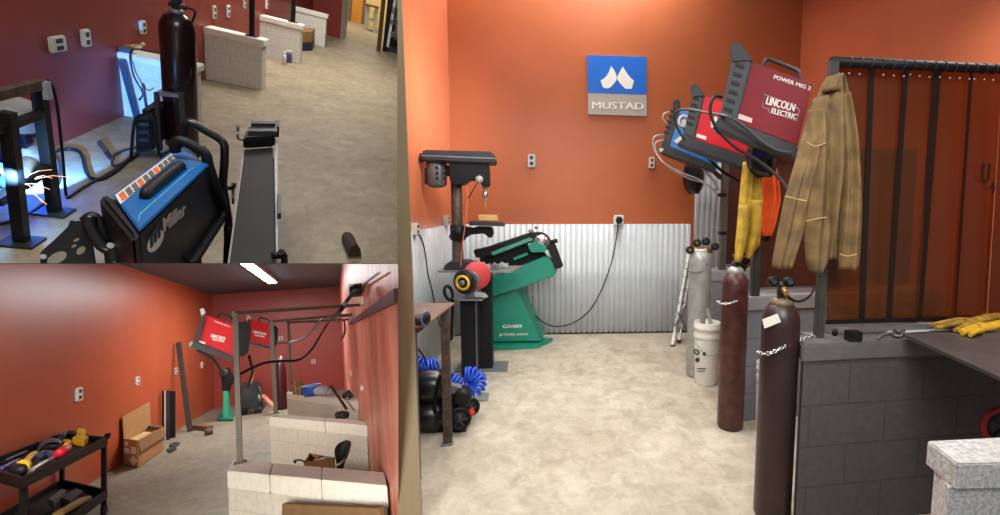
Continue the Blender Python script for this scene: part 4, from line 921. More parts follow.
part('grip', MB().bar(Y(146, 113, yw_+.1), Y(160, 103.5, yw_+.4), .05), blackr, t)
part('frame_loop', MB().tube([Y(u, v, yw_-.05) for u, v in [(131, 158), (133, 132), (136, 119), (143, 115), (152, 116), (156, 130), (159, 156)]], .012, smoothpath=4), black, t)
# --- cables and scraper on the floor
def fl(pts, z=.012): return [Z(u, v, z) for u, v in pts]
cable('cable', fl([(46, 156), (56, 151), (68, 149), (78, 151), (83, 157), (86, 170), (91, 178), (102, 179), (116, 171), (128, 161), (138, 154)]), .014, black, 'thick black cable winding over the arc lit floor from the steel frame', 'cable', 'cables on the upper room floor')
cable('cable', [Y(48, 80, 3.75), Y(53, 88, 3.78), Y(57, 105, 3.8), Y(60, 130, 3.85), Y(63, 160, 3.9)]+fl([(66, 194), (69, 197), (82, 188), (104, 176), (126, 163), (137, 156)]), .009, black, 'thin black cable dropping from the steel frame to the floor', 'cable', 'cables on the upper room floor')
cable('cable', fl([(137, 147), (124, 150), (114, 155), (112, 163), (117, 166), (128, 159), (138, 151)]), .011, graphite, 'small black cable loop in front of the wire feeder', 'cable', 'cables on the upper room floor')
cable('cable', fl([(0, 224), (22, 217), (42, 204), (55, 190), (60, 172), (58, 158), (50, 152)]), .01, graphite, 'dark cable curving between the legs of the steel frame', 'cable', 'cables on the upper room floor')
t = thing('floor_scraper', 'small dark scraper lying on the blue lit floor', 'scraper', Z(103, 149))
part('blade', MB().prism([Z(97, 143.5), Z(101, 142), Z(109, 152), (Z(105, 154.5))], V((0, 0, .02))), dkgrey, t)
part('handle', MB().bar(Z(107, 153, .012), Z(112, 159, .012), .03, .02), black, t)
# --- steel frame with window and the welder behind it
t = thing('steel_stand', 'black steel stand with window opening around the welding arc', 'stand', Z(30, 232))
f1, f2 = Z(22, 243), Z(55, 213)
y1, y2 = f1.y, f2.y
y2_ = y2
hb = .05
part('leg', MB().bar(f1, Y(7, 112, y1), .055), black, t)
part('leg', MB().bar(f2, Y(38, 84, y2), .055), black, t)
part('leg', MB().bar(Z(-14, 232), Y(-22, 95, Z(-14, 232).y), .055), black, t)
part('top_rail', MB().bar(Y(-6, 95.5, y1+.1), Y(40, 84, y2), .05), rustst, t)
part('middle_rail', MB().bar(Y(-4, 202, y1), Y(50, 166, y2), .05), black, t)
part('window_frame', MB().bar(Y(5, 127, y1), Y(43, 113, y2), .04).bar(Y(43, 113, y2), Y(50, 166, y2), .035).bar(Y(5, 127, y1), Y(-6, 130, y1-.1), .04), black, t)
for p in (f1, f2): part('foot_plate', MB().box(p+V((0, 0, .008)), .16, .14, .016), graphite, t)
part('bolt', MB().lathe(Z(26, 236), UP, [(.012, 0), (.012, .03)], 8), grey, t)
part('clamp', MB().box(Y(44, 90, y2), .05, .05, .1), M('pale_blue_grey', (150, 160, 176), .4, var=.1), t)
# person crouching behind the stand: one skinned body with helmet, gloves as children
def skin(name, pts, edges, m, parent=None, sub=2):
    me = bpy.data.meshes.new(name); off = ORG[parent.name]
    me.from_pydata([V(p[:3])-off for p in pts], edges, []); me.update()
    o = bpy.data.objects.new(name, me); COL.objects.link(o)
    md = o.modifiers.new('skin', 'SKIN'); o.modifiers.new('sub', 'SUBSURF').levels = sub
    for i, p in enumerate(pts): me.skin_vertices[0].data[i].radius = (p[3], p[3])
    me.skin_vertices[0].data[0].use_root = True
    bpy.context.view_layer.update()
    m2 = bpy.data.meshes.new_from_object(o.evaluated_get(bpy.context.evaluated_depsgraph_get()))
    bpy.data.objects.remove(o); bpy.data.meshes.remove(me)
    for f in m2.polygons: f.use_smooth = True
    m2.name = name; m2.materials.clear(); m2.materials.append(m)
    ob = bpy.data.objects.new(name, m2); COL.objects.link(ob); ob.parent = parent; ORG[ob.name] = off
    return ob
yp = y1+.55
hd = Y(14, 126, yp)
arc = Y(13, 183, y1+.12)
t = thing('person', 'crouching person in a grey hood and blue work clothes welding behind the black stand', 'person', V((hd.x-.1, yp+.1, 0)))
def pt(p, r): return (p[0], p[1], p[2], r)
pel = V((hd.x-.28, yp+.35, .38)); chest = V((hd.x-.12, yp+.15, hd.z-.34)); neck = V((hd.x-.03, yp+.05, hd.z-.14))
shR, shL = chest+V((.16, .02, .12)), chest+V((-.17, 0, .1))
elR = Y(38, 140, yp+.12); wrR = Y(30, 160, yp-.1); haR = Y(22, 174, y1+.28)
elL = V((chest.x-.2, yp-.05, chest.z-.15)); haL = arc+V((-.16, .12, .05))
pts = [pt(pel, .15), pt(chest, .16), pt(neck, .07), pt(hd, .085), pt(shR, .08), pt(elR, .06), pt(wrR, .048), pt(shL, .08), pt(elL, .06), pt(haL, .045),
       pt(pel+V((.14, -.05, -.05)), .11), pt(V((pel.x+.08, yp+.0, .42)), .075), pt(V((pel.x+.08, yp+.25, .08)), .05), pt(V((pel.x+.1, yp+.08, .05)), .045),
       pt(pel+V((-.12, -.05, -.06)), .11), pt(V((pel.x-.16, yp-.05, .36)), .075), pt(V((pel.x-.14, yp+.2, .08)), .05), pt(V((pel.x-.12, yp+.03, .05)), .045)]
skin('body', pts, [(0, 1), (1, 2), (2, 3), (1, 4), (4, 5), (5, 6), (1, 7), (7, 8), (8, 9), (0, 10), (10, 11), (11, 12), (12, 13), (0, 14), (14, 15), (15, 16), (16, 17)], M('blue_work_cloth', (52, 74, 116), .8, var=.15, scale=12, bump=.3), t)
part('hood', MB().ell(hd+V((0, 0, .03)), .16, .18, .15, 18, 12, cut=1.75), M('grey_hood', (150, 148, 150), .7, var=.15, scale=12, bump=.3), t)
part('face_shield', MB().prism([hd+V(q) for q in [(-.09, -.13, .05), (.1, -.13, .05), (.12, -.15, -.06), (.08, -.14, -.18), (-.05, -.14, -.18), (-.1, -.15, -.06)]], V((0, .1, 0))), M('navy_shield', (34, 44, 74), .3, var=.05), t, bevel=.02)
gm = M('white_glove', (214, 214, 208), .75, var=.2, scale=30, bump=.3)
fp = [pt(wrR, .052), pt(wrR.lerp(haR, .5), .05), pt(haR, .045)]; ed = [(0, 1), (1, 2)]
dirf = (arc-haR).normalized(); sidev = dirf.cross(UP).normalized()
for k, ln_ in enumerate((.075, .085, .08, .065)):
    base = haR+sidev*(.033-.022*k)+dirf*.03; n0 = len(fp)
    fp += [pt(base, .013), pt(base+dirf*ln_*.6+V((0, 0, -.012)), .012), pt(base+dirf*ln_+V((0, 0, -.035)), .01)]; ed += [(2, n0), (n0, n0+1), (n0+1, n0+2)]
n0 = len(fp); fp += [pt(haR+sidev*.045, .015), pt(haR+sidev*.06+dirf*.05, .012)]; ed += [(2, n0), (n0, n0+1)]
skin('glove', fp, ed, gm, t)
part('sleeve_cuff', MB().lathe(wrR.lerp(elR, .35), (wrR-elR), [(.075, -.06), (.08, 0), (.085, .1), (.07, .11)]), gm, t)
t = thing('welding_torch', 'slim torch held in the white glove at the arc', 'torch', haR)
part('handle', MB().tube([haR+V((0, 0, -.01)), haR.lerp(arc, .6)], .014), black, t)
part('nozzle', MB().tube([haR.lerp(arc, .6), arc+(haR-arc)*.12], .009), brass, t)
t = thing('welding_arc', 'white hot welding arc with orange sparks in the stand window', 'arc', arc)
part('glow', MB().ell(arc, .022, .022, .022), EMIT('arc_white', (236, 240, 255), 30), t)
rn = random.Random(5)
sk = EMIT('spark_orange', (255, 170, 110), 3)
mbs = MB()
for k in range(18):
    an = rn.uniform(-.2, 2.4); L_ = rn.uniform(.04, .2); d = V((math.cos(an)*.8, rn.uniform(-.6, .2), math.sin(an))).normalized()
    s0 = arc+d*rn.uniform(.02, .12); mbs.tube([s0, s0+d*L_*.5, s0+d*L_+V((0, 0, -.03))], .0011, 4)
q = part('sparks', mbs, sk, t, kind='stuff')
# --- the blue welder in the foreground
zt = 1.0
TL, TF, TRr, BLc = Z(113, 197, zt), Z(178, 148, zt), Z(208, 166.5, zt), Z(138, 233, zt)
t = thing('welding_machine', 'big blue welding machine with black bezels in the foreground of the upper room', 'welder', V(((TL.x+TRr.x)/2, (TL.y+TRr.y)/2, 0)))
Zp = (TRr-BLc); pn = V((Zp.y, -Zp.x, 0)).normalized()
sd = lambda u, v, o=0.0: R.pl(u, v, BLc+pn*o, pn)
sidepoly = [BLc, TRr, sd(222, 213), sd(205, 240), sd(186, 268), BLc+V((0, 0, -.6))]
inw = TL-BLc
part('case', MB().prism(sidepoly, inw), M('black_navy_case', (22, 26, 36), .35, var=.08, spec=.5), t, bevel=.01)
upn = V((0, 0, 1))
part('top_cover', MB().prism([TL+upn*.002, TF+upn*.002, TRr+upn*.002+pn*.004, BLc+upn*.002+pn*.004], upn*.008), M('bright_blue_cover', (16, 92, 158), .4, var=.05, spec=.35), t, bevel=.006)
zs = zt+.011
st = part('warning_label', MB().prism([Z(115, 195.5, zs), Z(171.5, 154, zs), Z(176, 157.5, zs), Z(120.5, 204.5, zs)], upn*.0015), M('label_white', (206, 206, 200), .5, var=.03), t)
la, lb, lc = Z(115, 195.5, zs+.002), Z(171.5, 154, zs+.002), Z(120.5, 204.5, zs+.002)
for k in range(10):
    f0, f1_ = .04+.094*k, .04+.094*k+.074
    q = [la.lerp(lb, f0)+(lc-la)*.12, la.lerp(lb, f1_)+(lc-la)*.12, la.lerp(lb, f1_)+(lc-la)*.86, la.lerp(lb, f0)+(lc-la)*.86]
    part('label_field', MB().prism(q, upn*.001), M('label_orange', (206, 96, 56), .5) if k in (0, 3, 6) else M('label_dark', (40, 40, 44), .5, var=.3, scale=160, rgb2=(120, 120, 120)), st)
for (a, b) in (((137, 225), (198, 171)),):
    part('cover_seam', MB().tube([Z(138, 222, zs), Z(140, 214, zs), Z(190, 170, zs), Z(194, 168, zs)], .0018, 5), M('pale_blue_line', (96, 170, 216), .4), t)
h0, h1 = Z(146, 200, zt), Z(181, 171, zt)
hz = V((0, 0, .02))
part('carry_handle', MB().tube([h0+V((0, 0, -.0)), h0+hz, h0.lerp(h1, .12)+hz*1.4, h0.lerp(h1, .88)+hz*1.4, h1+hz, h1], .018, 10, smoothpath=4), black, t)
# front bezel: a rounded slab standing in front of the case
dn = (BLc-TRr).normalized()
bz = [(99.5, 203), (99, 196), (103, 191), (109, 192.5), (134, 229), (139.5, 240), (141, 300), (118, 300), (104, 222)]
fp0 = BLc+dn*.03
part('front_bezel', MB().prism([Z(u, v, 1.015) for u, v in [(99.5, 198), (103.5, 191.5), (112.5, 196), (138.7, 232.5), (133, 239)]], V((0, 0, -.6))), black, t, bevel=.02)
part('rear_bezel', MB().tube([R.pl(u, v, TRr-dn*.03, dn) for u, v in [(176, 152), (175, 146), (180, 140.5), (200, 150), (206, 155), (208.5, 165)]]+[sd(216, 188, .012), sd(223, 212, .012), sd(207, 240, .012), sd(190, 266, .012)], .02, 10, smoothpath=5), black, t)
part('rear_handle', MB().tube([R.pl(u, v, TRr-dn*.16, dn) for u, v in [(184, 140), (184.5, 127), (190, 122.5), (206, 131), (218, 138), (224, 145), (224.5, 160), (223, 185), (226, 205), (229, 230), (227, 268)]], .017, 10, smoothpath=5), blackg, t)
part('rear_handle_sleeve', MB().tube([R.pl(u, v, TRr-dn*.16, dn) for u, v in [(228.6, 225), (228.8, 240), (227.5, 268)]], .021), black, t)
ux = (sd(186, 212)-sd(162, 232)).normalized(); uy = (upn-ux*ux.dot(upn)).normalized()
c = sd(154, 237, .002)
ov = part('emblem', MB().prism([sd(155+12.5*.5*math.cos(q_)+6*.87*math.sin(q_), 241-12.5*.87*math.cos(q_)+6*.5*math.sin(q_), .002) for q_ in [2*PI*k/24 for k in range(24)]], pn*.002), M('emblem_grey', (168, 168, 162), .5, var=.04), t)
text('lettering', 'm', M('emblem_dark', (30, 34, 44), .5), ov, sd(150.5, 248, .0045), (sd(159, 237)-sd(150.5, 248)), uy, (sd(159.5, 237)-sd(150.5, 248)).length, .045, .001, .02)
text('lettering', 'Miller', M('lettering_grey', (150, 148, 138), .5, var=.03), t, sd(163, 233, .002), ux, uy, (sd(185, 213.5)-sd(163, 233)).length, .052, .001, .01)
part('side_latch', MB().prism([sd(183, 257, .002), sd(190, 250, .002), sd(192, 254, .002), sd(186, 261, .002)], pn*.004), black, t)
# undercarriage so that the machine stands on the floor
lo_ = BLc.lerp(TRr, .5)+inw*.5
part('running_gear', MB().box((lo_.x, lo_.y, .12), .3, .6, .06, RT, BACK).bar(V((lo_.x, lo_.y-.2, .12)), V((lo_.x, lo_.y-.1, .7)), .05).bar(V((lo_.x, lo_.y+.25, .12)), V((lo_.x, lo_.y+.2, .75)), .05), black, t)
for dx, dy in ((-.16, -.24), (.16, -.24), (-.16, .24), (.16, .24)): part('wheel', MB().lathe(V((lo_.x+dx-.02, lo_.y+dy, .06)), RT, [(.05, 0), (.06, .01), (.06, .03), (.05, .04)]), blackr, t)
# --- black gun bracket in the left foreground
yk_ = 1.62
zc = Z(90, 245, .86)
n_ = V((.25, -.75, .6)).normalized()
gp = lambda u, v, o=0.0: R.pl(u, v, zc+n_*o, n_)
t = thing('holder_bracket', 'black drilled bracket plate at the bottom left in front of the blue welder', 'bracket', zc)
part('plate', MB().prism([gp(*q) for q in [(40, 252), (56, 238), (68, 226), (70, 219.5), (75, 221), (84, 220), (88, 226), (92, 238), (96, 264), (96, 275), (40, 275)]], -n_*.01), black, t, bevel=.003)
hm = M('hole_tan', (120, 112, 98), .8, var=.05)  # flat tan patches standing for the bracket holes
for u, v, w, h in ((57, 258, 10, 6), (81, 250.5, 4.5, 4), (76.5, 240, 3, 1.6), (74, 246, 2.5, 1.4)):
    part('slot_hole', MB().prism([gp(u+w*math.cos(a_)-.15*h*math.sin(a_), v+h*math.sin(a_)-.3*w*math.cos(a_), .001) for a_ in [2*PI*k/14 for k in range(14)]], n_*.001), hm, t)
part('hook_arm', MB().tube([gp(u, v, .03) for u, v in [(84, 222), (92, 216), (98, 222), (104, 238), (110, 254), (112, 275)]], .016, 8, smoothpath=4), black, t)
part('hook_bar', MB().tube([gp(u, v, .05) for u, v in [(90, 217), (90, 226), (98, 240), (106, 248), (114, 250), (116, 275)]], .02, 8, smoothpath=4), blackg, t)
part('bolt', MB().lathe(gp(44, 257, .002), n_, [(.008, 0), (.008, .012)], 8), lgrey, t)
part('bolt', MB().lathe(gp(111, 246, .06), n_, [(.01, 0), (.01, .012)], 8), lgrey, t)
# --- black folding work table
zb_ = .75
A_, B_, C_, D_ = Z(245, 149, zb_), Z(273, 147, zb_), Z(275.5, 275, zb_), Z(227, 275, zb_)
t = thing('folding_bench', 'long black folding work bench with clamps right of the blue welder', 'work bench', V(((A_.x+C_.x)/2, (A_.y+C_.y)/2, 0)))
part('top', MB().prism([A_, B_, C_, D_], V((0, 0, -.05))), M('bench_black', (34, 35, 37), .6, var=.12, scale=6, spec=.2), t, bevel=.006)
part('side_rail', MB().prism([Z(274, 140, zb_), Z(277.5, 140, zb_), Z(278.2, 275, zb_), Z(276.4, 275, zb_)], V((0, 0, -.04))), grey, t)
part('left_rail', MB().prism([Z(243.5, 149, zb_), Z(245, 149, zb_), Z(228, 275, zb_), Z(226, 275, zb_)], V((0, 0, -.05))), grey, t)
part('end_jaw', MB().prism([Z(243, 149, zb_), Z(274.5, 147, zb_), Z(275.5, 139, zb_), Z(246, 140, zb_)], V((0, 0, .07))), black, t, bevel=.01)
part('jaw_plate', MB().prism([Z(248, 136, zb_+.06), Z(277, 136, zb_+.06), Z(277, 131, zb_+.06), Z(248, 131, zb_+.06)], V((0, 0, .03))), dkgrey, t, bevel=.004)
part('end_bracket', MB().prism([Z(251, 131, zb_+.06), Z(275, 131, zb_+.06), Z(275, 128.5, zb_+.06), Z(251, 128.5, zb_+.06)], V((0, 0, .05))), graphite, t)
part('jaw_block', MB().prism([Z(275, 137, zb_), Z(279, 137, zb_), Z(279, 130, zb_), Z(275, 130, zb_)], V((0, 0, .07))), black, t)
part('crank', MB().tube([Z(247, 139, zb_+.03), Z(241, 139.5, zb_+.03), Z(238, 138, zb_+.03), Z(237.5, 133, zb_+.09)], .008, 6, smoothpath=3), grey, t)
part('clamp_knob', MB().ell(Z(237.5, 128.5, zb_+.1), .01, .01, .025), grey, t)
part('side_clamp', MB().tube([Z(224, 185, zb_), Z(229, 188.5, zb_+.01), Z(234, 187, zb_+.02), Z(235, 183, zb_+.04)], .009, 6).prism([Z(231, 188, zb_-.02), Z(234.5, 188, zb_-.02), Z(234.5, 204, zb_-.02), Z(232, 204, zb_-.02)], V((0, 0, .03))), black, t)
part('side_stop', MB().prism([Z(277, 199.5, zb_), Z(281, 199.5, zb_), Z(281, 219, zb_), Z(277.5, 219, zb_)], V((0, 0, .03))), M('green_black', (40, 48, 42), .5), t)
part('corner_clamp', MB().tube([Z(272, 256, zb_+.02), Z(281, 255, zb_+.02)], .016).tube([Z(281, 252, zb_+.05), Z(284.5, 257, zb_), Z(284, 275, zb_)], .014), black, t)
for u, v, du in ((249, 158, 0), (271, 158, 0), (234, 258, 1), (272, 258, 0)):
    q = Z(u, v, zb_-.05); part('leg', MB().bar(q, V((q.x+(.03 if u > 260 else -.03), q.y, 0)), .03), black, t)
# --- shoe of the photographer
q0, q1 = Z(346, 237), Z(358, 268)
d = (q1-q0).normalized(); s_ = d.cross(UP)
t = thing('shoe', 'toe of a dark brown shoe at the bottom of the upper room', 'shoe', q0)
mb = MB(); rings = []
for k, (w, h, f) in enumerate([(.012, .02, -.0), (.034, .038, .02), (.045, .055, .06), (.048, .06, .12), (.046, .065, .2), (.045, .085, .3), (.045, .1, .36)]):
    c = q0+d*f+V((0, 0, .018)); rings.append([mb.bm.verts.new(c+s_*w*math.cos(2*PI*j/16)+UP*max(0, h*math.sin(2*PI*j/16))) for j in range(16)])
for a, b in zip(rings, rings[1:]):
    for j in range(16): mb.face([a[j], a[(j+1) % 16], b[(j+1) % 16], b[j]], True)
mb.face(rings[0]); mb.face(rings[-1][::-1])
part('upper', mb, M('dark_brown_suede', (62, 48, 38), .85, var=.15, scale=30), t)
part('sole', MB().prism([q0-d*.01, q0+s_*.036+d*.03, q0+s_*.05+d*.1, q0+s_*.047+d*.36, q0-s_*.047+d*.36, q0-s_*.05+d*.1, q0-s_*.036+d*.03], V((0, 0, .02))), M('tan_sole', (130, 110, 84), .7), t)
# =================================================================== ROOM B: the shop with the tool cart (lower left of the picture)
R = RB
XL, XR, YE, ZC = -3.13, .2475, 17.3, 3.2
struct('floor', MB().prism(quad([(XL-.1, .6, 0), (XR+.1, .6, 0), (XR+.1, YE+.1, 0), (XL-.1, YE+.1, 0)]), V((0, 0, -.1))), concB, 'grey concrete floor of the room with the tool cart', 'floor')
struct('wall_left', MB().box((XL-.06, 9.2, ZC/2), .12, 17, ZC), rust_wall, 'long rust red wall behind the tool cart', 'wall')
struct('wall_back', MB().box(((XL+XR)/2, YE+.06, ZC/2), XR-XL+.3, .12, ZC), M('deep_rust_paint', (162, 66, 54), .42, var=.06, scale=1.5), 'far end wall of the room with the tool cart', 'wall')
struct('wall_right', MB().box((XR+.06, 9.0, ZC/2), .12, 17, ZC), worn, 'worn pinkish red wall at the right of the cream half walls', 'wall')
struct('ceiling', MB().box(((XL+XR)/2, 9, ZC+.05), XR-XL+.2, 17, .1), M('dark_ceiling', (84, 96, 110), .7, var=.06), 'dark grey ceiling with one light tube', 'ceiling')
a, b = Z(247.5, 264.5, ZC-.06), Z(272.5, 283, ZC-.06)
t = thing('ceiling_light', 'bright white tube light on the dark ceiling', 'light', a.lerp(b, .5))
dl = (b-a).normalized(); dx = dl.cross(UP).normalized()
part('housing', MB().bar(a-dl*3+UP*.03, b+UP*.03, .22, .05), offw, t)
part('tube', MB().bar(a-dl*3, b-dl*.05, .15, .03), EMIT('tube_white', (244, 248, 255), 40), t)
# band along the right wall and conduit
q = [R.xx(u, v, XR-.001) for u, v in [(350.5, 322.5), (397, 291.5), (402, 288), (402, 301), (397, 303.5), (351, 325)]]
struct('trim_5', MB().prism(q, V((-.03, 0, 0))), M('plum_band', (70, 36, 40), .5, var=.08), 'dark plum channel running along the worn red wall', 'channel')
struct('trim_6', MB().tube([R.xx(363, 285, XR-.03), R.xx(379, 273, XR-.03)], lambda s: R.px(R.xx(363+16*s, 285-12*s, XR-.03), 1.3)), lgrey, 'pale conduit rising from the socket box on the worn red wall', 'conduit')
t = thing('power_box', 'dark grey socket box with big black plug high on the worn red wall', 'socket box', R.xx(361, 294, XR))
part('box', MB().prism([R.xx(u, v, XR) for u, v in [(358.5, 284), (366.5, 283), (364.5, 291), (361, 296.5), (359, 294)]], V((-.09, 0, 0))), graphite, t)
pq = R.xx(358.5, 289.5, XR-.08)
part('plug', MB().lathe(pq+V((.02, 0, 0)), V((-1, 0, 0)), [(.026, 0), (.028, .02), (.028, .06), (.018, .075)]), black, t)
part('conduit_stub', MB().bar(R.xx(361.5, 297, XR-.02), R.xx(362, 304, XR-.02), .03), cream, t)
# --- cream block half walls
def bwall(capb, capf, h, drop, label, base_px=None, joints=()):
    P4 = [Z(u, v, h) for u, v in (capb[0], capb[1], capf[1], capf[0])]
    t = thing('booth_wall', label, 'half wall', V((P4[0].x, P4[0].y, 0)), kind='structure')
    capm = MB()
    js = [0]+list(joints)+[1]
    for s0, s1 in zip(js, js[1:]):
        e = .0016
        q = [P4[0].lerp(P4[1], s0+e), P4[0].lerp(P4[1], s1-e), P4[3].lerp(P4[2], s1-e), P4[3].lerp(P4[2], s0+e)]
        part('cap', MB().prism(q, V((0, 0, -drop))), blkcap, t, bevel=.005)
    c = sum(P4, V())/4
    Q = [c+(p-c)*.0+V(((p-c).x*.985, (p-c).y*.97, 0)) for p in P4]
    part('block_body', MB().prism([V((p.x, p.y, 0)) for p in Q], V((0, 0, h-drop))), M('cream_block_plain', (206, 200, 184), .7) if False else blkB, t)
    return t
blkB = BLOCK('cream_painted_block', (216, 211, 198), (202, 197, 184), .2)
bwall([(233, 459.5), (384.5, 472)], [(227, 471), (387.5, 486)], .85, .115, 'nearest cream block half wall at the bottom of the lower room', joints=(.31, .64))
bwall([(272, 413.5), (366, 421)], [(269, 417), (367.5, 425.5)], .85, .1, 'middle cream block half wall behind the dark chair', joints=(.62,))
bwall([(288, 391), (358, 399)], [(286.5, 393), (358.5, 401.5)], .85, .09, 'farthest cream block half wall with tools on top', joints=(.3,))
# --- steel frames over the half walls
def bframe(foot, top, end, w, wr, label):
    f = Z(*foot, .85); y = f.y; tp = Y(*top, y); en = R.xx(*end, XR)
    t = thing('pipe_gantry', label, 'pipe stand', f, 'steel tube frames over the cream half walls')
    part('post', MB().bar(f, tp, R.px(f, w)), pipeB, t)
    part('top_rail', MB().bar(tp-(en-tp).normalized()*R.px(f, w/2), en, R.px(f, wr), R.px(f, wr)), pipeB, t)
    part('foot_plate', MB().box(f+V((0, 0, .006)), R.px(f, w*2.2), R.px(f, w*2.2), .012), pipe, t)
    return t
bframe((240, 463), (235.5, 313), (360, 305), 4.6, 3.6, 'nearest steel tube frame in front of the red welders')
bframe((276, 413), (271.5, 321.5), (352, 314.5), 3.6, 2.6, 'middle steel tube frame carrying the smaller red welder')
bframe((292, 391.5), (288.5, 322.5), (349, 319.5), 2.6, 2.0, 'farthest steel tube frame near the end wall')
# --- two red welders hung on the frames
def bweld(y, w, pan, bez, back, base, grip, nose, hand, label, lt, cap):
    c = Y(*pan[3], y); n = R.ray(*pan[0]); n = V((n.x, n.y, 0)).normalized()
    pl = lambda u, v, o=0: R.pl(u, v, c+n*o, n)
    t = thing('welding_machine', label, 'welder', c, 'red welders in the lower room')
    P_ = lambda pts, o, d: MB().prism([pl(u, v, o) for u, v in pts], n*d)
    part('side_panel', P_(pan, 0, w), redp, t); part('front_bezel', P_(bez, -.02, w+.04), graphite, t)
    part('rear_panel', P_(back, .02, w), black, t); part('base_tray', P_(base, -.03, w+.06), dkgrey, t)
    part('grip_top', P_(grip, -.02, w+.04), lgrey, t)
    if nose: part('tray_nose', P_(nose, -.035, w+.07), grey, t)
    part('handle', MB().tube([pl(u, v, .1) for u, v in hand], R.px(c, .8), smoothpath=4), graphite, t)
    for (a, b, s, h) in lt:
        a, b = pl(*a, -.003), pl(*b, -.003); text('lettering', s, white, t, a, b-a, UP, (b-a).length, R.px(c, h), .001, .02)
    if cap: part('badge', P_(cap, -.006, .006), white, t)
    return t
bweld(5.6, .28, [(205, 314.5), (233, 325), (232.5, 357), (197.5, 343.5)], [(202.5, 313), (205, 314.5), (198, 344), (194, 341.5)],
 [(238, 322), (246, 321), (251, 326), (248.5, 352), (243, 357), (238, 355)], [(189, 344.5), (192, 341), (198, 343), (232.5, 356.5), (236, 360), (232, 361), (190, 347)],
 [(200, 309), (203.5, 308), (205.5, 313), (201.5, 316)], [(188.5, 344), (192, 341), (193, 342.5), (190, 347.5)], [(218, 318), (220, 313.5), (230, 316.5), (232, 320)],
 'larger red welder with white lettering hung on the nearest frame of the lower room', [((211, 337), (225, 340), 'LINCOLN', 3.2), ((212.5, 340), (224.5, 342.5), 'ELECTRIC', 2.2), ((214.5, 321.8), (230, 327.4), 'POWER MIG 2', 1.3)], [(199, 340.3), (205.5, 342.3), (205, 344.3), (198.8, 342.5)])
bweld(8.0, .28, [(249.5, 319), (270, 324), (269.5, 346), (250, 341)], [(248, 318), (250, 319), (250, 342), (248, 341)],
 [(271, 326), (276, 325.5), (278.5, 329), (277, 344), (274, 350), (271, 349)], [(250, 341.5), (269.5, 346), (270, 349), (250, 344)],
 [(246, 319), (248, 314.5), (251, 317.5), (250, 320)], None, [(259, 321), (260, 317.5), (268, 320), (269, 323)],
 'smaller red welder hung on the middle frame of the lower room', [((253.5, 333), (266, 335.5), 'LINCOLN', 2.6), ((255, 335.8), (264.5, 337.8), 'ELECTRIC', 1.7)], None)
# --- big cables
yk0 = R.xx(356.8, 290.5, XR-.17).y
def bc(pts): return [Y(*p) for p in pts]
cable('power_cable', bc([(356.8, 290.5, yk0), (353, 293, yk0), (346, 302, yk0), (338, 313, yk0), (328, 323, 4.9), (320, 336, 4.9), (312, 349, 4.9), (304, 357, 5.1), (296, 360.5, 4.95), (282, 361, 4.8), (266, 362.5, 4.7), (252, 368, 4.65), (240, 374, 4.6), (229, 379, 4.6)]), lambda s: (1.45-.2*s)*(yk0+(4.6-yk0)*min(1, s*1.6))/FX*.95, black, 'thick black power cable swooping from the wall plug to the nearest frame', 'cable', 'cables in the lower room')
cable('power_cable', bc([(350, 316, 6.9), (338, 317, 7.1), (326, 318, 7.3), (319, 322, 7.5), (312, 331, 7.6), (302, 339, 7.8), (290, 342.5, 8.0), (278, 343, 7.9)]), .014, grey, 'grey power cable sagging behind the thick black one', 'cable', 'cables in the lower room')
cable('power_cable', bc([(249, 356, 5.9), (251, 364, 6.0), (252.5, 372, 6.2), (250, 381, 6.5), (248, 388, 7.0)]), .013, black, 'black lead dropping from the larger red welder', 'cable', 'cables in the lower room')
cable('power_cable', bc([(196, 350, 5.6), (206, 355, 5.65), (214, 361, 5.7), (219, 368, 5.8), (223, 375, 5.9)]), .012, dkgrey, 'dark lead under the tray of the larger red welder', 'cable', 'cables in the lower room')
cable('power_cable', bc([(344, 320, 8.6), (345, 328, 8.7), (344, 335, 8.8), (342, 339, 8.9)]), .014, black, 'thin black lead hanging from the farthest frame', 'cable', 'cables in the lower room')
# --- things along the back and left wall
p = Z(226, 420); y = p.y
t = thing('belt_grinder', 'green pedestal grinder with dark head beyond the nearest frame', 'belt grinder', p)
part('base_plate', MB().prism([Z(217, 421.5), Z(233, 421.5), Z(234, 415.5), Z(219, 415)], V((0, 0, .06))), green, t)
part('pedestal', MB().prism([Y(223.2, 420, y), Y(228.2, 420, y), Y(228, 391, y), Y(223.5, 391, y)], V((0, .25, 0))), green2, t)
part('head', MB().prism([Y(u, v, y) for u, v in [(222, 391.5), (221, 378), (223, 370), (226, 367), (230, 374), (236, 377), (235, 383), (229, 386), (229, 391)]], V((0, .3, 0))), black, t, bevel=.02)
part('wheel_cover', MB().lathe(Y(224, 373, y-.03), -BACK, [(.09, 0), (.09, .05), (.05, .06)]), dkgrey, t)
p = Z(250, 414); y = p.y
t = thing('engine_welder', 'black engine welder on a wheeled cart near the end wall', 'welder cart', p)
part('case', MB().prism([Y(u, v, y) for u, v in [(240.5, 386), (244, 383.5), (256, 383), (259.5, 387), (260, 408), (241, 411)]], V((0, .5, 0))), M('black_blue_case', (30, 36, 46), .4, var=.1), t, bevel=.03)
part('panel', MB().prism([Y(u, v, y-.03) for u, v in [(242, 388), (252, 387), (253, 399), (242.5, 400)]], V((0, .04, 0))), dkgrey, t)
part('cover', MB().prism([Y(u, v, y-.02) for u, v in [(241, 386.5), (257, 384.5), (256, 382.5), (243, 383)]], V((0, .45, 0))), graphite, t)
part('frame', MB().tube([Y(u, v, y-.1) for u, v in [(240, 414), (260, 414), (264, 406), (268, 398)]], .03).tube([Y(u, v, y-.05) for u, v in [(259, 386), (262, 396), (262, 410)]], .025), pipe, t)
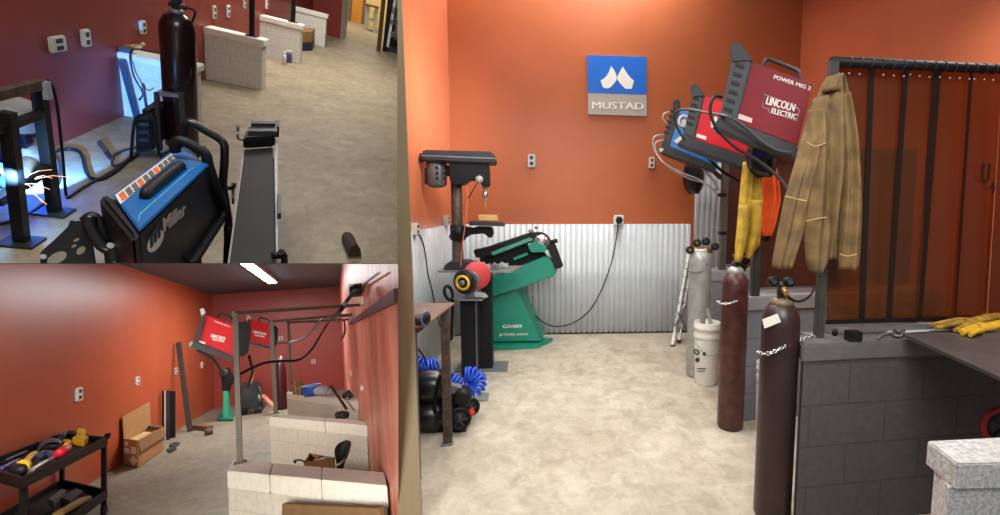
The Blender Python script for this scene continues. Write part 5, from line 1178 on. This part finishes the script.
for u, v in ((244, 413), (258, 414.5)): part('wheel', MB().lathe(Y(u, v-2.5, y-.12), V((.3, -1, 0)), [(.06, -.03), (.08, -.02), (.08, .02), (.06, .03)]), blackr, t)
part('intake_pipe', MB().tube([Y(260, 392, y+.1), Y(258, 396, y+.05), Y(263, 402, y)], .04), lgrey, t)
solo('broom_handle', MB().tube([Y(263, 396, 14.0), Y(275, 408, 13.4)], .05), M('salmon_stick', (200, 130, 104), .5), 'salmon coloured stick sloping beside the engine welder', 'stick')
solo('torch_holder', MB().prism([Y(u, v, 13.8) for u, v in [(249, 379), (251, 375), (254, 373), (253, 379), (251, 384)]], V((0, .06, 0))), M('tan_leather', (190, 150, 110), .7), 'tan glove tip hanging over the engine welder', 'glove')
b = Z(281.5, 409.5); y = b.y; r = R.px(b, 5.2)
t = thing('gas_cylinder', 'dark red gas cylinder behind the middle frame post', 'gas cylinder', b)
zt_ = Y(281, 366, y).z
part('body', MB().lathe(b, UP, [(r*.9, 0), (r, .03), (r, zt_-.1), (r*.85, zt_), (r*.5, zt_+.1), (r*.3, zt_+.13)]), M('wine_steel', (62, 20, 24), .35, .1, var=.1), t)
part('valve', MB().tube([Y(281, 366, y), Y(281, 356, y)], .04).tube([Y(278, 359, y), Y(285, 361, y)], .03), grey, t)
solo('leaning_tube', MB().bar(Z(190, 431.5), R.xx(178.5, 342.5, XL+.09), .085), pipe, 'tall dark steel tube leaning on the rust red wall', 'steel tube')
for u0, u1, vt, vb, m, lab in [(164.5, 170, 390.5, 440.5, graphite, 'left dark board with white edge leaning on the rust red wall'), (170.3, 175.5, 391, 438.5, black, 'right dark board leaning on the rust red wall')]:
    a, b_2 = Z(u0, vb), Z(u1, vb-1)
    t = thing('leaning_board', lab, 'board', a.lerp(b_2, .5), 'dark boards leaning on the wall')
    ta, tb2 = Y(u0, vt, a.y+.02), Y(u1, vt, b_2.y+.02)
    part('board', MB().prism([a, b_2, tb2, ta], V((-.05, .04, 0))), m, t)
    if u0 < 166: part('white_edge', MB().prism([a+V((-.002, 0, 0)), a+V((.02, 0, 0)), ta+V((.02, -.0, 0)), ta+V((-.002, 0, 0))], V((0, -.01, 0))), white, t)
solo('tread_plate', MB().prism([Z(169, 446.5), Z(176, 443), Z(180, 444.5), Z(174, 449)], V((0, 0, .03))), dkgrey, 'dark flat piece on the floor beside the cardboard carton, nearer the wall', 'flat piece')
solo('tread_plate', MB().prism([Z(166.5, 451), Z(173, 448.4), Z(176.5, 449.7), Z(171, 453)], V((0, 0, .03))), graphite, 'dark flat piece on the floor beside the cardboard carton, nearer the viewer', 'flat piece')
solo('wood_offcut', MB().bar(Z(192.5, 426.5, .05), Z(210, 428, .05), .12, .09), brownw, 'brown wood offcut lying on the floor past the leaning tube', 'wood offcut')
solo('wood_offcut', MB().lathe(Z(207.5, 432.5, .05)+V((-.05, 0, 0)), V((1, .2, 0)), [(.06, 0), (.07, .02), (.07, .12), (.05, .14)]), rustst, 'short round brown piece at the end of the wood offcut', 'wood offcut')
# cardboard carton
A0, A1, A2 = Z(123.5, 465), Z(138, 468), Z(163.5, 450.5)
A3 = A0+(A2-A1)
hc = Y(138, 440.5, A1.y).z
t = thing('carton', 'open cardboard carton with white stickers by the rust red wall', 'carton', (A0+A2)/2)
UPh = V((0, 0, hc))
e = .02
for a, b in ((A0, A1), (A1, A2), (A2, A3), (A3, A0)):
    d = (b-a).normalized(); n = V((-d.y, d.x, 0)); part('side', MB().prism([a, b, b+UPh, a+UPh], n*.012), card, t)
part('bottom', MB().prism([A0, A1, A2, A3], V((0, 0, .02))), card, t)
part('raised_flap', MB().prism([A0+UPh, A3+UPh, A3+UPh+V((-.02, .05, .42)), A0+UPh+V((-.02, .0, .34))], V((.012, 0, 0))), card, t)
part('folded_flap', MB().prism([A3+UPh, A2+UPh, A2+UPh+V((.0, -.28, .02)), A3+UPh+V((.06, -.3, .02))], V((0, 0, .012))), M('dark_flap', (96, 74, 56), .8), t)
part('lid_flap', MB().prism([A1+UPh*1.0, A2+UPh, A2+UPh+V((.03, -.02, -.16)), A1+UPh+V((.03, -.02, -.16))], V((.01, 0, 0))), M('brown_flap', (140, 104, 66), .8), t)
part('packing', MB().prism([p.lerp((A0+A2)/2, .06)+V((0, 0, hc*.8)) for p in (A0, A1, A2, A3)], V((0, 0, .03))), M('pale_packing', (206, 176, 116), .8, var=.1, scale=20), t)
nA = V((A1.y-A0.y, -(A1.x-A0.x), 0)).normalized()
for u, v, w, h in ((126.5, 443.5, 3.2, 3.6), (127, 450.5, 5, 5), (133.5, 450.5, 5, 7)):
    part('sticker', MB().prism([R.pl(u+a*w/2, v+b*h/2+a*w*.1, A0+nA*.004, nA) for a, b in ((-1, -1), (1, -1), (1, 1), (-1, 1))], nA*.002), paper, t)
part('sticker', MB().prism([R.pl(u, v, A0+nA*.004, nA) for u, v in ((133.5, 455.5), (138, 460.5), (133.5, 466), (129.5, 460))], nA*.002), paper, t)
# wall sockets
G = 'wall sockets in the lower room'
for u, v, w, h, lab in [(77.5, 394.5, .3, .3, 'white double socket above the tool cart'), (136.5, 381, .28, .24, 'white socket above the cardboard carton'), (175, 371.3, .25, .24, 'white socket left of the leaning steel tube'), (201.5, 365, .3, .26, 'white socket on the rust red wall under the larger red welder')]:
    c = R.xx(u, v, XL); outlet(c, RT, UP, w*.6, h*.62, lab, G, white, .03)
for u, v, lab in [(313.5, 361.5, 'white socket plate on the far end wall above the blue bucket'), (281, 338.5, 'small cream box on the far end wall between the frames')]:
    c = Y(u, v, YE); outlet(c, -BACK, UP, R.px(c, 3.6), R.px(c, 4.4), lab, G, cream, .05)
for u, v, lab in [(352, 373.5, 'pale socket low on the worn red wall'), (341.5, 339, 'small pale box on the worn red wall near the far corner'), (363, 387.5, 'pale socket on the worn red wall above the middle half wall')]:
    c = R.xx(u, v, XR); outlet(c, -RT, UP, R.px(c, 9), R.px(c, 4.5), lab, G, cream, R.px(c, 2.5))
# --- things on the farthest half wall
zt = .85
ww = Z(322, 396, zt); y = ww.y
def onw(u): return Z(u, 394.5+(u-300)*.1, zt)
t = thing('blue_bucket', 'small blue tub on the farthest cream half wall', 'tub', onw(312)); q = ORG[t.name]
part('tub', MB().lathe(q, UP, [(.1, 0), (.12, .06), (.125, .13), (.125, .15), (.1, .155)]), M('blue_tub', (50, 84, 190), .4), t)
part('rim', MB().torus(q+V((0, 0, .15)), UP, .125, .012), M('pale_blue_rim', (120, 150, 220), .4), t)
t = thing('rag_bundle', 'pale grey rag bundle beside the blue tub', 'rag', onw(322)); q = ORG[t.name]
part('rag', MB().ell(q+V((0, 0, .085)), .11, .08, .07).ell(q+V((.08, .03, .06)), .08, .07, .06), M('grey_rag', (180, 184, 196), .8, var=.15, scale=20, bump=.4), t)
solo('glue_bottle', MB().lathe(onw(300.5), UP, [(.045, 0), (.05, .02), (.05, .14), (.022, .18), (.018, .22)]), M('olive_bottle', (120, 110, 60), .4), 'olive bottle at the left end of the farthest half wall', 'bottle')
solo('glue_bottle', MB().lathe(onw(296.5), UP, [(.05, 0), (.055, .02), (.055, .14), (.03, .18)]), M('amber_bottle', (160, 110, 60), .4), 'short amber bottle beside the olive one', 'bottle')
solo('pliers', MB().bar(onw(303)+V((0, 0, .02)), onw(308)+V((0, 0, .03)), .05), rustst, 'rusty pliers lying left of the blue tub', 'pliers')
solo('angle_bar', MB().bar(Y(331, 386, y-.75), Y(346.5, 409, y-1.2), .026), rustst, 'brown bar sloping down in front of the farthest half wall', 'bar')
solo('hand_tool', MB().tube([onw(344)+V((0, 0, .03)), onw(348)+V((0, 0, .09)), onw(351)+V((0, 0, .04))], .035), dkgrey, 'dark hand tool at the right end of the farthest half wall', 'tool')
solo('dark_clamp', MB().tube([Z(u, v, .86) for u, v in [(337, 415.5), (341, 414.5), (346, 415)]], .04), graphite, 'dark clamp lying behind the middle half wall edge', 'clamp')
# --- chair and box of tools behind the nearest half wall
yc = 4.9
pc = Y(345, 470, yc)
t = thing('chair', 'dark grey plastic chair back rising behind the nearest half wall', 'chair', V((pc.x, pc.y, 0)))
bk = MB(); rows = [(441.5, 343, 350.5), (443, 339, 351.5), (447, 335.5, 351), (452, 334.2, 349.5), (457, 335, 347.5), (462, 336, 345), (468, 336.5, 343.5), (476, 336, 343)]
F = []
for j, (v, a, b) in enumerate(rows):
    F.append([(R.y(a+(b-a)*k/8, v, yc)+BACK*(.06*math.sin(PI*k/8))) for k in range(9)])
fv = [[bk.bm.verts.new(p) for p in r_] for r_ in F]; gv = [[bk.bm.verts.new(p+BACK*.015) for p in r_] for r_ in F]
for j in range(len(F)-1):
    for k in range(8):
        bk.face([fv[j][k], fv[j][k+1], fv[j+1][k+1], fv[j+1][k]], True); bk.face([gv[j][k+1], gv[j][k], gv[j+1][k], gv[j+1][k+1]], True)
    bk.face([fv[j][0], fv[j+1][0], gv[j+1][0], gv[j][0]]); bk.face([fv[j][8], gv[j][8], gv[j+1][8], fv[j+1][8]])
for k in range(8): bk.face([fv[0][k+1], fv[0][k], gv[0][k], gv[0][k+1]]); bk.face([fv[-1][k], fv[-1][k+1], gv[-1][k+1], gv[-1][k]])
part('backrest', bk, M('chair_plastic', (66, 70, 66), .4, var=.06), t)
part('seat', MB().box((pc.x-.0, pc.y-.02, .45), .3, .3, .03), M('chair_plastic', (66, 70, 66)), t, bevel=.01)
part('arm_tube', MB().tube([Y(336, 466, yc), Y(340, 464, yc-.05), Y(345, 459, yc-.03)], .01), lgrey, t)
part('back_tube', MB().tube([V((pc.x-.02, pc.y+.03, .45)), Y(340, 475, yc+.02)], .014), grey, t)
for sx, sy_ in ((-.12, -.14), (-.12, .12), (.12, -.14), (.12, .12)): part('leg', MB().tube([V((pc.x+sx, pc.y+sy_, .44)), V((pc.x+sx*1.1, pc.y+sy_*1.1, 0))], .012), grey, t)
yb = 5.1
t = thing('tool_box', 'open brown cardboard box full of tools beside the dark chair', 'box', Y(318, 470, yb))
o0 = Y(303, 463, yb); zb2 = Y(318, 480, yb).z
q = [Y(303.5, 462.5, yb-.1), Y(334.5, 465.5, yb-.15), Y(336, 458, yb+.45), Y(309, 453.5, yb+.5)]
zt2 = q[0].z
q = [V((p.x, p.y, zt2)) for p in [q[0], q[1], Z(335, 457.5, zt2), Z(309.5, 453, zt2)]]
for a, b in zip(q, q[1:]+q[:1]):
    d = (b-a).normalized(); n = V((-d.y, d.x, 0)); part('side', MB().prism([a-V((0, 0, .25)), b-V((0, 0, .25)), b, a], n*.012), M('brown_carton', (146, 104, 66), .8), t)
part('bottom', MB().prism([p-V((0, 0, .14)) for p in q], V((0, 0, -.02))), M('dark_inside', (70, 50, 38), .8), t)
part('stool', MB().box((sum(p.x for p in q)/4, sum(p.y for p in q)/4, (zt2-.25)/2), .2, .2, zt2-.25), graphite, t)
for i, (s, m) in enumerate([((.2, .3, .7, .5), steel), ((.3, .7, .8, .6), grey), ((.45, .2, .5, .9), rustst), ((.6, .3, .9, .7), lgrey)]):
    f = lambda a, b: q[0].lerp(q[1], a).lerp(q[3].lerp(q[2], a), b)+V((0, 0, -.05))
    solo('hand_tool', MB().bar(f(s[0], s[1]), f(s[2], s[3])+V((0, 0, .03)), .045), m, ['bright steel tool in the brown box, left', 'grey tool at the back of the brown box', 'rusty tool lying across the brown box', 'silver tool at the right of the brown box'][i], 'tool', 'tools in the brown box')
solo('cable', MB().tube([Y(296, 463, yb), Y(294, 461, yb), Y(300, 460, yb), Y(305, 462, yb-.1)], .008, smoothpath=4), black, 'short black lead over the left side of the tool box', 'cable')
# cardboard sheet leaning on the front of the nearest half wall
ym = 3.3
n = V(((Z(387.5, 486, .85)-Z(227, 471, .85)).y, -(Z(387.5, 486, .85)-Z(227, 471, .85)).x, 0)).normalized()
base = Z(300, 478, .85)+n*.1
solo('cardboard_sheet', MB().prism([R.pl(u, v, base, n) for u, v in [(282, 504), (379, 508.5), (384, 545), (282, 545)]], -n*.03), M('brown_sheet', (120, 92, 60), .8), 'brown cardboard standing in front of the nearest cream half wall', 'cardboard')
# --- black tool cart
zt = .83
FR, BR, BL, FL = Z(106.5, 437, zt), Z(60, 432, zt), Z(-18, 463, zt), Z(22, 477, zt)
FL = Z(22.5, 477, zt)
lx = (FR-FL); BR = Z(63, 432.5, zt); BL = FL+(BR-FR)
t = thing('tool_cart', 'black two shelf tool cart loaded with tools by the rust red wall', 'cart', V(((FL.x+BR.x)/2, (FL.y+BR.y)/2, 0)))
cb = M('cart_black', (15, 15, 16), .5, var=.12, spec=.15)
tray = [FL, FR, BR, BL]
def rim(poly, h, name):
    for a, b in zip(poly, poly[1:]+poly[:1]): part(name, MB().bar(a, b, .022, h), cb, t)
dpt = R.px(FL, 0)
for z0, nm in ((zt, 'top'), (.27, 'lower')):
    pl4 = [V((p.x, p.y, z0)) for p in tray]
    part(nm+'_shelf', MB().prism([p+V((0, 0, -.085)) for p in pl4], V((0, 0, .012))), M('shelf_black', (26, 25, 25), .55, var=.2, spec=.15), t)
    for a, b in zip(pl4, pl4[1:]+pl4[:1]):
        part('shelf_lip', MB().bar(a+V((0, 0, -.045)), b+V((0, 0, -.045)), .02, .09), cb, t)
for p in tray:
    c = p.lerp((FL+BR)/2, .045)
    part('leg', MB().bar(V((c.x, c.y, .1)), V((c.x, c.y, zt-.01)), .04), cb, t)
    k = part('caster', MB().lathe(V((c.x-.02, c.y, .06)), RT, [(.045, 0), (.06, .008), (.06, .032), (.045, .04)], 20), blackr, t)
    part('caster_fork', MB().bar(V((c.x, c.y, .06)), V((c.x, c.y, .15)), .035), grey, k)
part('push_handle', MB().bar(FR+V((0, 0, -.01)), FR+(FR-FL).normalized()*.05+(BR-FR)*.0+V((0, 0, .02)), .05, .03), cb, t)
zs = zt-.07
ex_, ey_ = lx.normalized(), (BR-FR).normalized()
def oncart(u, v, dz=0): return Z(u, v, zs+dz)
def t1(name, mb, m, lab, cat, **k): return solo(name, mb, m, lab, cat, 'tools on the tool cart', **k)
t = thing('welding_hood', 'dark grey welding hood lying on the tool cart', 'hood', oncart(50, 450)); q = oncart(50, 449, 0)
mb = MB(); n0 = 14; F = []
aa, bb = Z(37, 450, zs), Z(63, 446, zs)
axx = (Z(52, 455, zs)-Z(44, 441, zs)).normalized()
md_ = aa.lerp(bb, .5); ra = (bb-aa).length/2; dd = (bb-aa).normalized()
for s in (-1, 0, 1):
    F.append([(md_+axx*s*.17+dd*ra*math.cos(PI*k/n0)*(1-.08*s)+UP*(ra*.8*math.sin(PI*k/n0))*(1-.06*s)) for k in range(n0+1)])
vo = [[mb.bm.verts.new(p) for p in r_] for r_ in F]; vi = [[mb.bm.verts.new(md_+(p-md_)*.92) for p in r_] for r_ in F]
for j in range(2):
    for k in range(n0): mb.face([vo[j][k], vo[j][k+1], vo[j+1][k+1], vo[j+1][k]], True); mb.face([vi[j][k+1], vi[j][k], vi[j+1][k], vi[j+1][k+1]], True)
for j in (0, 2):
    for k in range(n0): mb.face([vo[j][k], vo[j][k+1], vi[j][k+1], vi[j][k]])
part('shell', mb, M('grey_hood_plastic', (70, 74, 72), .45, var=.06), t)
part('strap', MB().tube([aa+UP*.03, md_-axx*.12+UP*.04, bb+UP*.03], .014, smoothpath=4), black, t)
for pts, r, m, lab, cat in [
  ([(61, 437.5), (66, 434.5), (74, 434), (80, 436)], .045, black, 'black tool roll at the far end of the tool cart', 'tool roll'),
  ([(65, 441), (69, 443), (66, 445)], .03, yellow, 'small yellow tape ring beside the grey hood', 'tape'),
  ([(14, 468), (20, 470), (26, 469)], .05, black, 'black drill body at the near end of the tool cart', 'drill'),
  ([(26, 462), (31, 456), (35, 453)], .03, yellow, 'yellow handled tool lying at the near end of the tool cart', 'tool'),
  ([(2, 468), (10, 464), (18, 460)], .02, M('blue_violet_tool', (80, 76, 150), .5), 'blue violet handled tool at the left edge of the cart', 'tool'),
  ([(32, 470), (42, 464), (54, 458)], .022, lgrey, 'silver bar tool along the front edge of the cart', 'tool'),
  ([(40, 455), (46, 453), (52, 455)], .035, M('navy_tool', (50, 56, 90), .5), 'dark blue tool under the grey hood', 'tool'),
  ([(3, 462), (14, 457), (26, 452)], .02, black, 'thin black tool along the back of the cart', 'tool')]:
    t1('hand_tool', MB().tube([oncart(u, v, r) for u, v in pts], lambda s, r=r: r*(.8+.2*math.sin(PI*s)), 10, smoothpath=5), m, lab, cat)
t1('yellow_case', MB().prism([oncart(72, 445), oncart(84, 447.5), oncart(88.5, 443.5), oncart(78, 441.5)], V((0, 0, .09))), yellow, 'bright yellow case near the far end of the tool cart', 'case', bevel=.012)
t1('yellow_block', MB().prism([oncart(76.5, 441.3), oncart(85, 442.8), oncart(86, 441), oncart(78, 439.6)], V((0, 0, .14))), M('yellow_plastic', (236, 200, 60), .45), 'yellow block standing behind the bright yellow case', 'block', bevel=.01)
t = t1('red_tool', MB().tube([oncart(57, 454, .05), oncart(62, 452, .07), oncart(68, 448, .05)], lambda s: .05*(.7+.3*math.sin(PI*s)), 10, smoothpath=5), M('cart_red', (196, 34, 48), .45), 'red power tool lying in front of the grey hood', 'tool')
t1('yellow_collar', MB().lathe(oncart(21.5, 466.5, .05), ex_, [(.05, 0), (.055, .01), (.055, .04), (.05, .05)]), yellow, 'yellow ring on the black drill at the near end of the cart', 'ring')
t1('paper_sheet', MB().prism([oncart(24, 475), oncart(34, 471), oncart(30, 466), oncart(20, 470)], V((0, 0, .004))), paper, 'pale paper under the drill at the near end of the cart', 'paper')
zl = .27-.07
def low(u, v, dz=0): return Z(u, v, zl+dz)
solo('wood_strip', MB().bar(low(58, 514, .03), low(86, 498, .03), .09, .03), wood, 'long pale wood strip on the lower shelf of the tool cart', 'wood strip')
solo('metal_scrap', MB().prism([low(48, 505), low(62, 494), low(66, 496), low(54, 507)], V((0, 0, .06))), grey, 'grey metal scrap on the lower shelf of the tool cart', 'metal scrap')
solo('black_pad', MB().prism([low(60, 503), low(76, 492), low(84, 495), low(70, 507)], V((0, 0, .05))), graphite, 'dark pad on the lower shelf beside the wood strip', 'pad', bevel=.01)
solo('black_pad', MB().prism([low(26, 512), low(46, 508), low(56, 516), (low(30, 524))], V((0, 0, .06))), black, 'black pad at the near end of the lower cart shelf', 'pad', bevel=.01)
# =================================================================== added partitions that keep the light of the three rooms apart
R = RC
def camp(u, v, d): return RC.M @ V(((u-PX)/FX*d, (v-PY)/FX*d, d))+V((0, 0, RC.h))
blk = M('partition_grey', (60, 58, 56), .8)
mb = MB(); a = [camp(398.3, -160, 2.6), camp(398.3, 680, 2.6), camp(398.3, 680, 26), camp(398.3, -160, 26)]
struct('added_partition', mb.prism(a, V((.02, 0, 0))), blk, 'added light blocking partition between the corrugated shop and the two rooms at left', 'wall')  # added, seen edge-on; stops light passing from shop to left rooms
mb = MB(); a = [camp(-220, 263.25, 1.7), camp(398, 263.25, 1.7), camp(398, 263.25, 26), camp(-220, 263.25, 26)]
b = [camp(-220, 263.9, 1.7), camp(398, 263.9, 1.7), camp(398, 263.9, 26), camp(-220, 263.9, 26)]
va = [mb.bm.verts.new(p) for p in a]; vb = [mb.bm.verts.new(p) for p in b]
mb.face(va); mb.face(vb[::-1])
for i in range(4): mb.face([va[i], va[(i+1) % 4], vb[(i+1) % 4], vb[i]])
struct('added_slab', mb, blk, 'added thin slab blocking light between the upper and the lower room at left', 'slab')  # added, seen edge-on; separates the light of upper and lower room
# =================================================================== set the rooms in the world, trim them at the partitions
EYE = V((0, 0, RC.h))
def wpl(n): return RC.M @ V(n)
CUT = {RA: [wpl((1, 0, -(398.3-PX)/FX)), wpl((0, 1, -(263.25-PY)/FX))], RB: [wpl((1, 0, -(398.3-PX)/FX)), wpl((0, -1, (263.9-PY)/FX))], RC: []}
TW = {r: to_world(r) for r in (RA, RB, RC)}
def tops(): return [o for o in COL.objects if o.parent is None and o.type in ('MESH', 'EMPTY')]
for o in tops():
    r = ROOM[o.name]; o.matrix_world = TW[r] @ Matrix.Translation(o.location)
bpy.context.view_layer.update()
cnt = 0
for o in list(COL.objects):
    if o.type != 'MESH': continue
    top = o
    while top.parent: top = top.parent
    r = ROOM[top.name]
    if r is RC and top.name in ('floor', 'wall_left', 'wall_back', 'trim_3'): cuts = [wpl((-1, 0, (398.6-PX)/FX))]
    else: cuts = CUT[r]
    if o.name.startswith('added_slab') or o.name.startswith('added_partition'): continue
    for n in cuts:
        mw = o.matrix_world; mi = mw.inverted(); n = n.normalized()
        ds = [(mw @ v.co-EYE).dot(n) for v in o.data.vertices]
        if not ds or max(ds) <= 1e-5: continue
        bm = bmesh.new(); bm.from_mesh(o.data)
        co = mi @ EYE; no = (mi.to_3x3() @ n).normalized()
        bmesh.ops.bisect_plane(bm, geom=bm.verts[:]+bm.edges[:]+bm.faces[:], plane_co=co, plane_no=no, clear_outer=True, dist=1e-6)
        bmesh.ops.holes_fill(bm, edges=[e for e in bm.edges if e.is_boundary], sides=0)
        bm.to_mesh(o.data); bm.free(); cnt += 1
        if not len(o.data.polygons):
            print('CUT AWAY', o.name); bpy.data.objects.remove(o); break
for o in tops():
    if o.type == 'EMPTY' and not o.children: print('EMPTY THING', o.name); bpy.data.objects.remove(o)
# =================================================================== light
def area(R_, loc, tgt, size, power, rgb=(1, 1, 1), sy=None):
    l = bpy.data.lights.new('room_or_fill_lamp', 'AREA'); l.energy = power; l.size = size; l.color = rgb  # one name for room lamps and added fill lamps
    if sy: l.shape = 'RECTANGLE'; l.size_y = sy
    o = bpy.data.objects.new('room_or_fill_lamp', l); COL.objects.link(o)
    T = TW[R_]; p, q = T @ V(loc), T @ V(tgt)
    o.matrix_world = Matrix.Translation(p) @ (q-p).to_track_quat('-Z', 'Y').to_matrix().to_4x4()
    return o
w = bpy.data.worlds.new('world'); S.world = w; w.use_nodes = True
w.node_tree.nodes['Background'].inputs[0].default_value = (.95, .96, 1.0, 1); w.node_tree.nodes['Background'].inputs[1].default_value = .25
R = RB
B_FILL = RB.y(-90, 300, 4.6); B_AIM = V((-1.0, 9.5, 1.0))
def spot(R_, loc, tgt, ang, power, rgb, blend=.15, rad=.02):
    l = bpy.data.lights.new('arc_lamp', 'SPOT'); l.energy = power; l.spot_size = ang; l.spot_blend = blend; l.color = rgb; l.shadow_soft_size = rad
    o = bpy.data.objects.new('arc_lamp', l); COL.objects.link(o); T = TW[R_]; p, q = T @ V(loc), T @ V(tgt)
    o.matrix_world = Matrix.Translation(p) @ (q-p).to_track_quat('-Z', 'Y').to_matrix().to_4x4()
    return o
def spread(o, d): o.data.spread = math.radians(d)
spread(area(RC, (.1, 3.4, 3.15), (.2, 3.6, 0), 1.2, 42, (1, .97, .92), 1.6), 150)
spread(area(RC, (2.4, 2.6, 3.1), (2.2, 2.9, 0), 1.2, 33, (1, .97, .92), 1.0), 150)
spread(area(RC, (.6, .3, 2.8), (.9, 4.2, .3), 1.4, 22, (1, .97, .93)), 75)
spread(area(RC, (.6, 3.2, 3.1), (-.98, 4.9, 2.5), .5, 12, (1, .97, .92)), 50)  # added fill, out of view, aimed to brighten the left wall
area(RA, (-.4, 9, 3.6), (-1.0, 9, 0), 2.0, 660, (1, .97, .9), 9)
area(RA, (-1.0, 2.2, 3.4), (-1.0, 2.6, 0), 1.2, 65, (1, .95, .85))
av = RA.y(45, 178, y2_+.14)
spot(RA, av, av+V((-.75, .78, .02)), math.radians(93), 400, (.09, .34, 1.0))
spot(RA, arc+V((.12, -.2, .12)), chest+V((.04, 0, .1)), math.radians(60), 90, (.2, .5, 1.0), .5)
pl_ = bpy.data.lights.new('arc_lamp', 'POINT'); pl_.energy = 12; pl_.color = (.2, .5, 1.0); pl_.shadow_soft_size = .03
po_ = bpy.data.objects.new('arc_lamp', pl_); COL.objects.link(po_); po_.location = TW[RA] @ (arc+V((.02, -.06, .05)))
area(RB, B_FILL, B_AIM, 1.5, 108, (1, .95, .86))  # added fill out of view at the left, not a ceiling fixture
spread(area(RB, (-.7, 1.1, 1.05), (-.4, 5.0, .5), .8, 32, (1, .95, .86)), 110)  # added front fill near the eye for the half wall fronts
area(RB, (-1.2, 12.5, 3.1), (-1.2, 12.5, 0), .3, 140, (1, .97, .93), 5)
area(RA, (-1.6, 20.2, 3.5), (-1.6, 20.6, 0), 1.5, 170, (1, .9, .7))

cam = bpy.data.cameras.new('camera'); co = bpy.data.objects.new('camera', cam); COL.objects.link(co); S.camera = co
cam.sensor_width = 36; cam.lens = FX*36/1000; cam.shift_x = (500-PX)/1000; cam.shift_y = (PY-257.5)/1000; cam.clip_start = .02; cam.clip_end = 200
m3 = RC.M @ Matrix(((1, 0, 0), (0, -1, 0), (0, 0, -1)))
co.matrix_world = Matrix.Translation((0, 0, RC.h)) @ m3.to_4x4()
S.view_settings.view_transform = 'Standard'; S.view_settings.look = 'None'; S.view_settings.gamma = 1; S.view_settings.use_curve_mapping = False
S.view_settings.exposure = 0.0
S.cycles.max_bounces = 8; S.cycles.transparent_max_bounces = 16
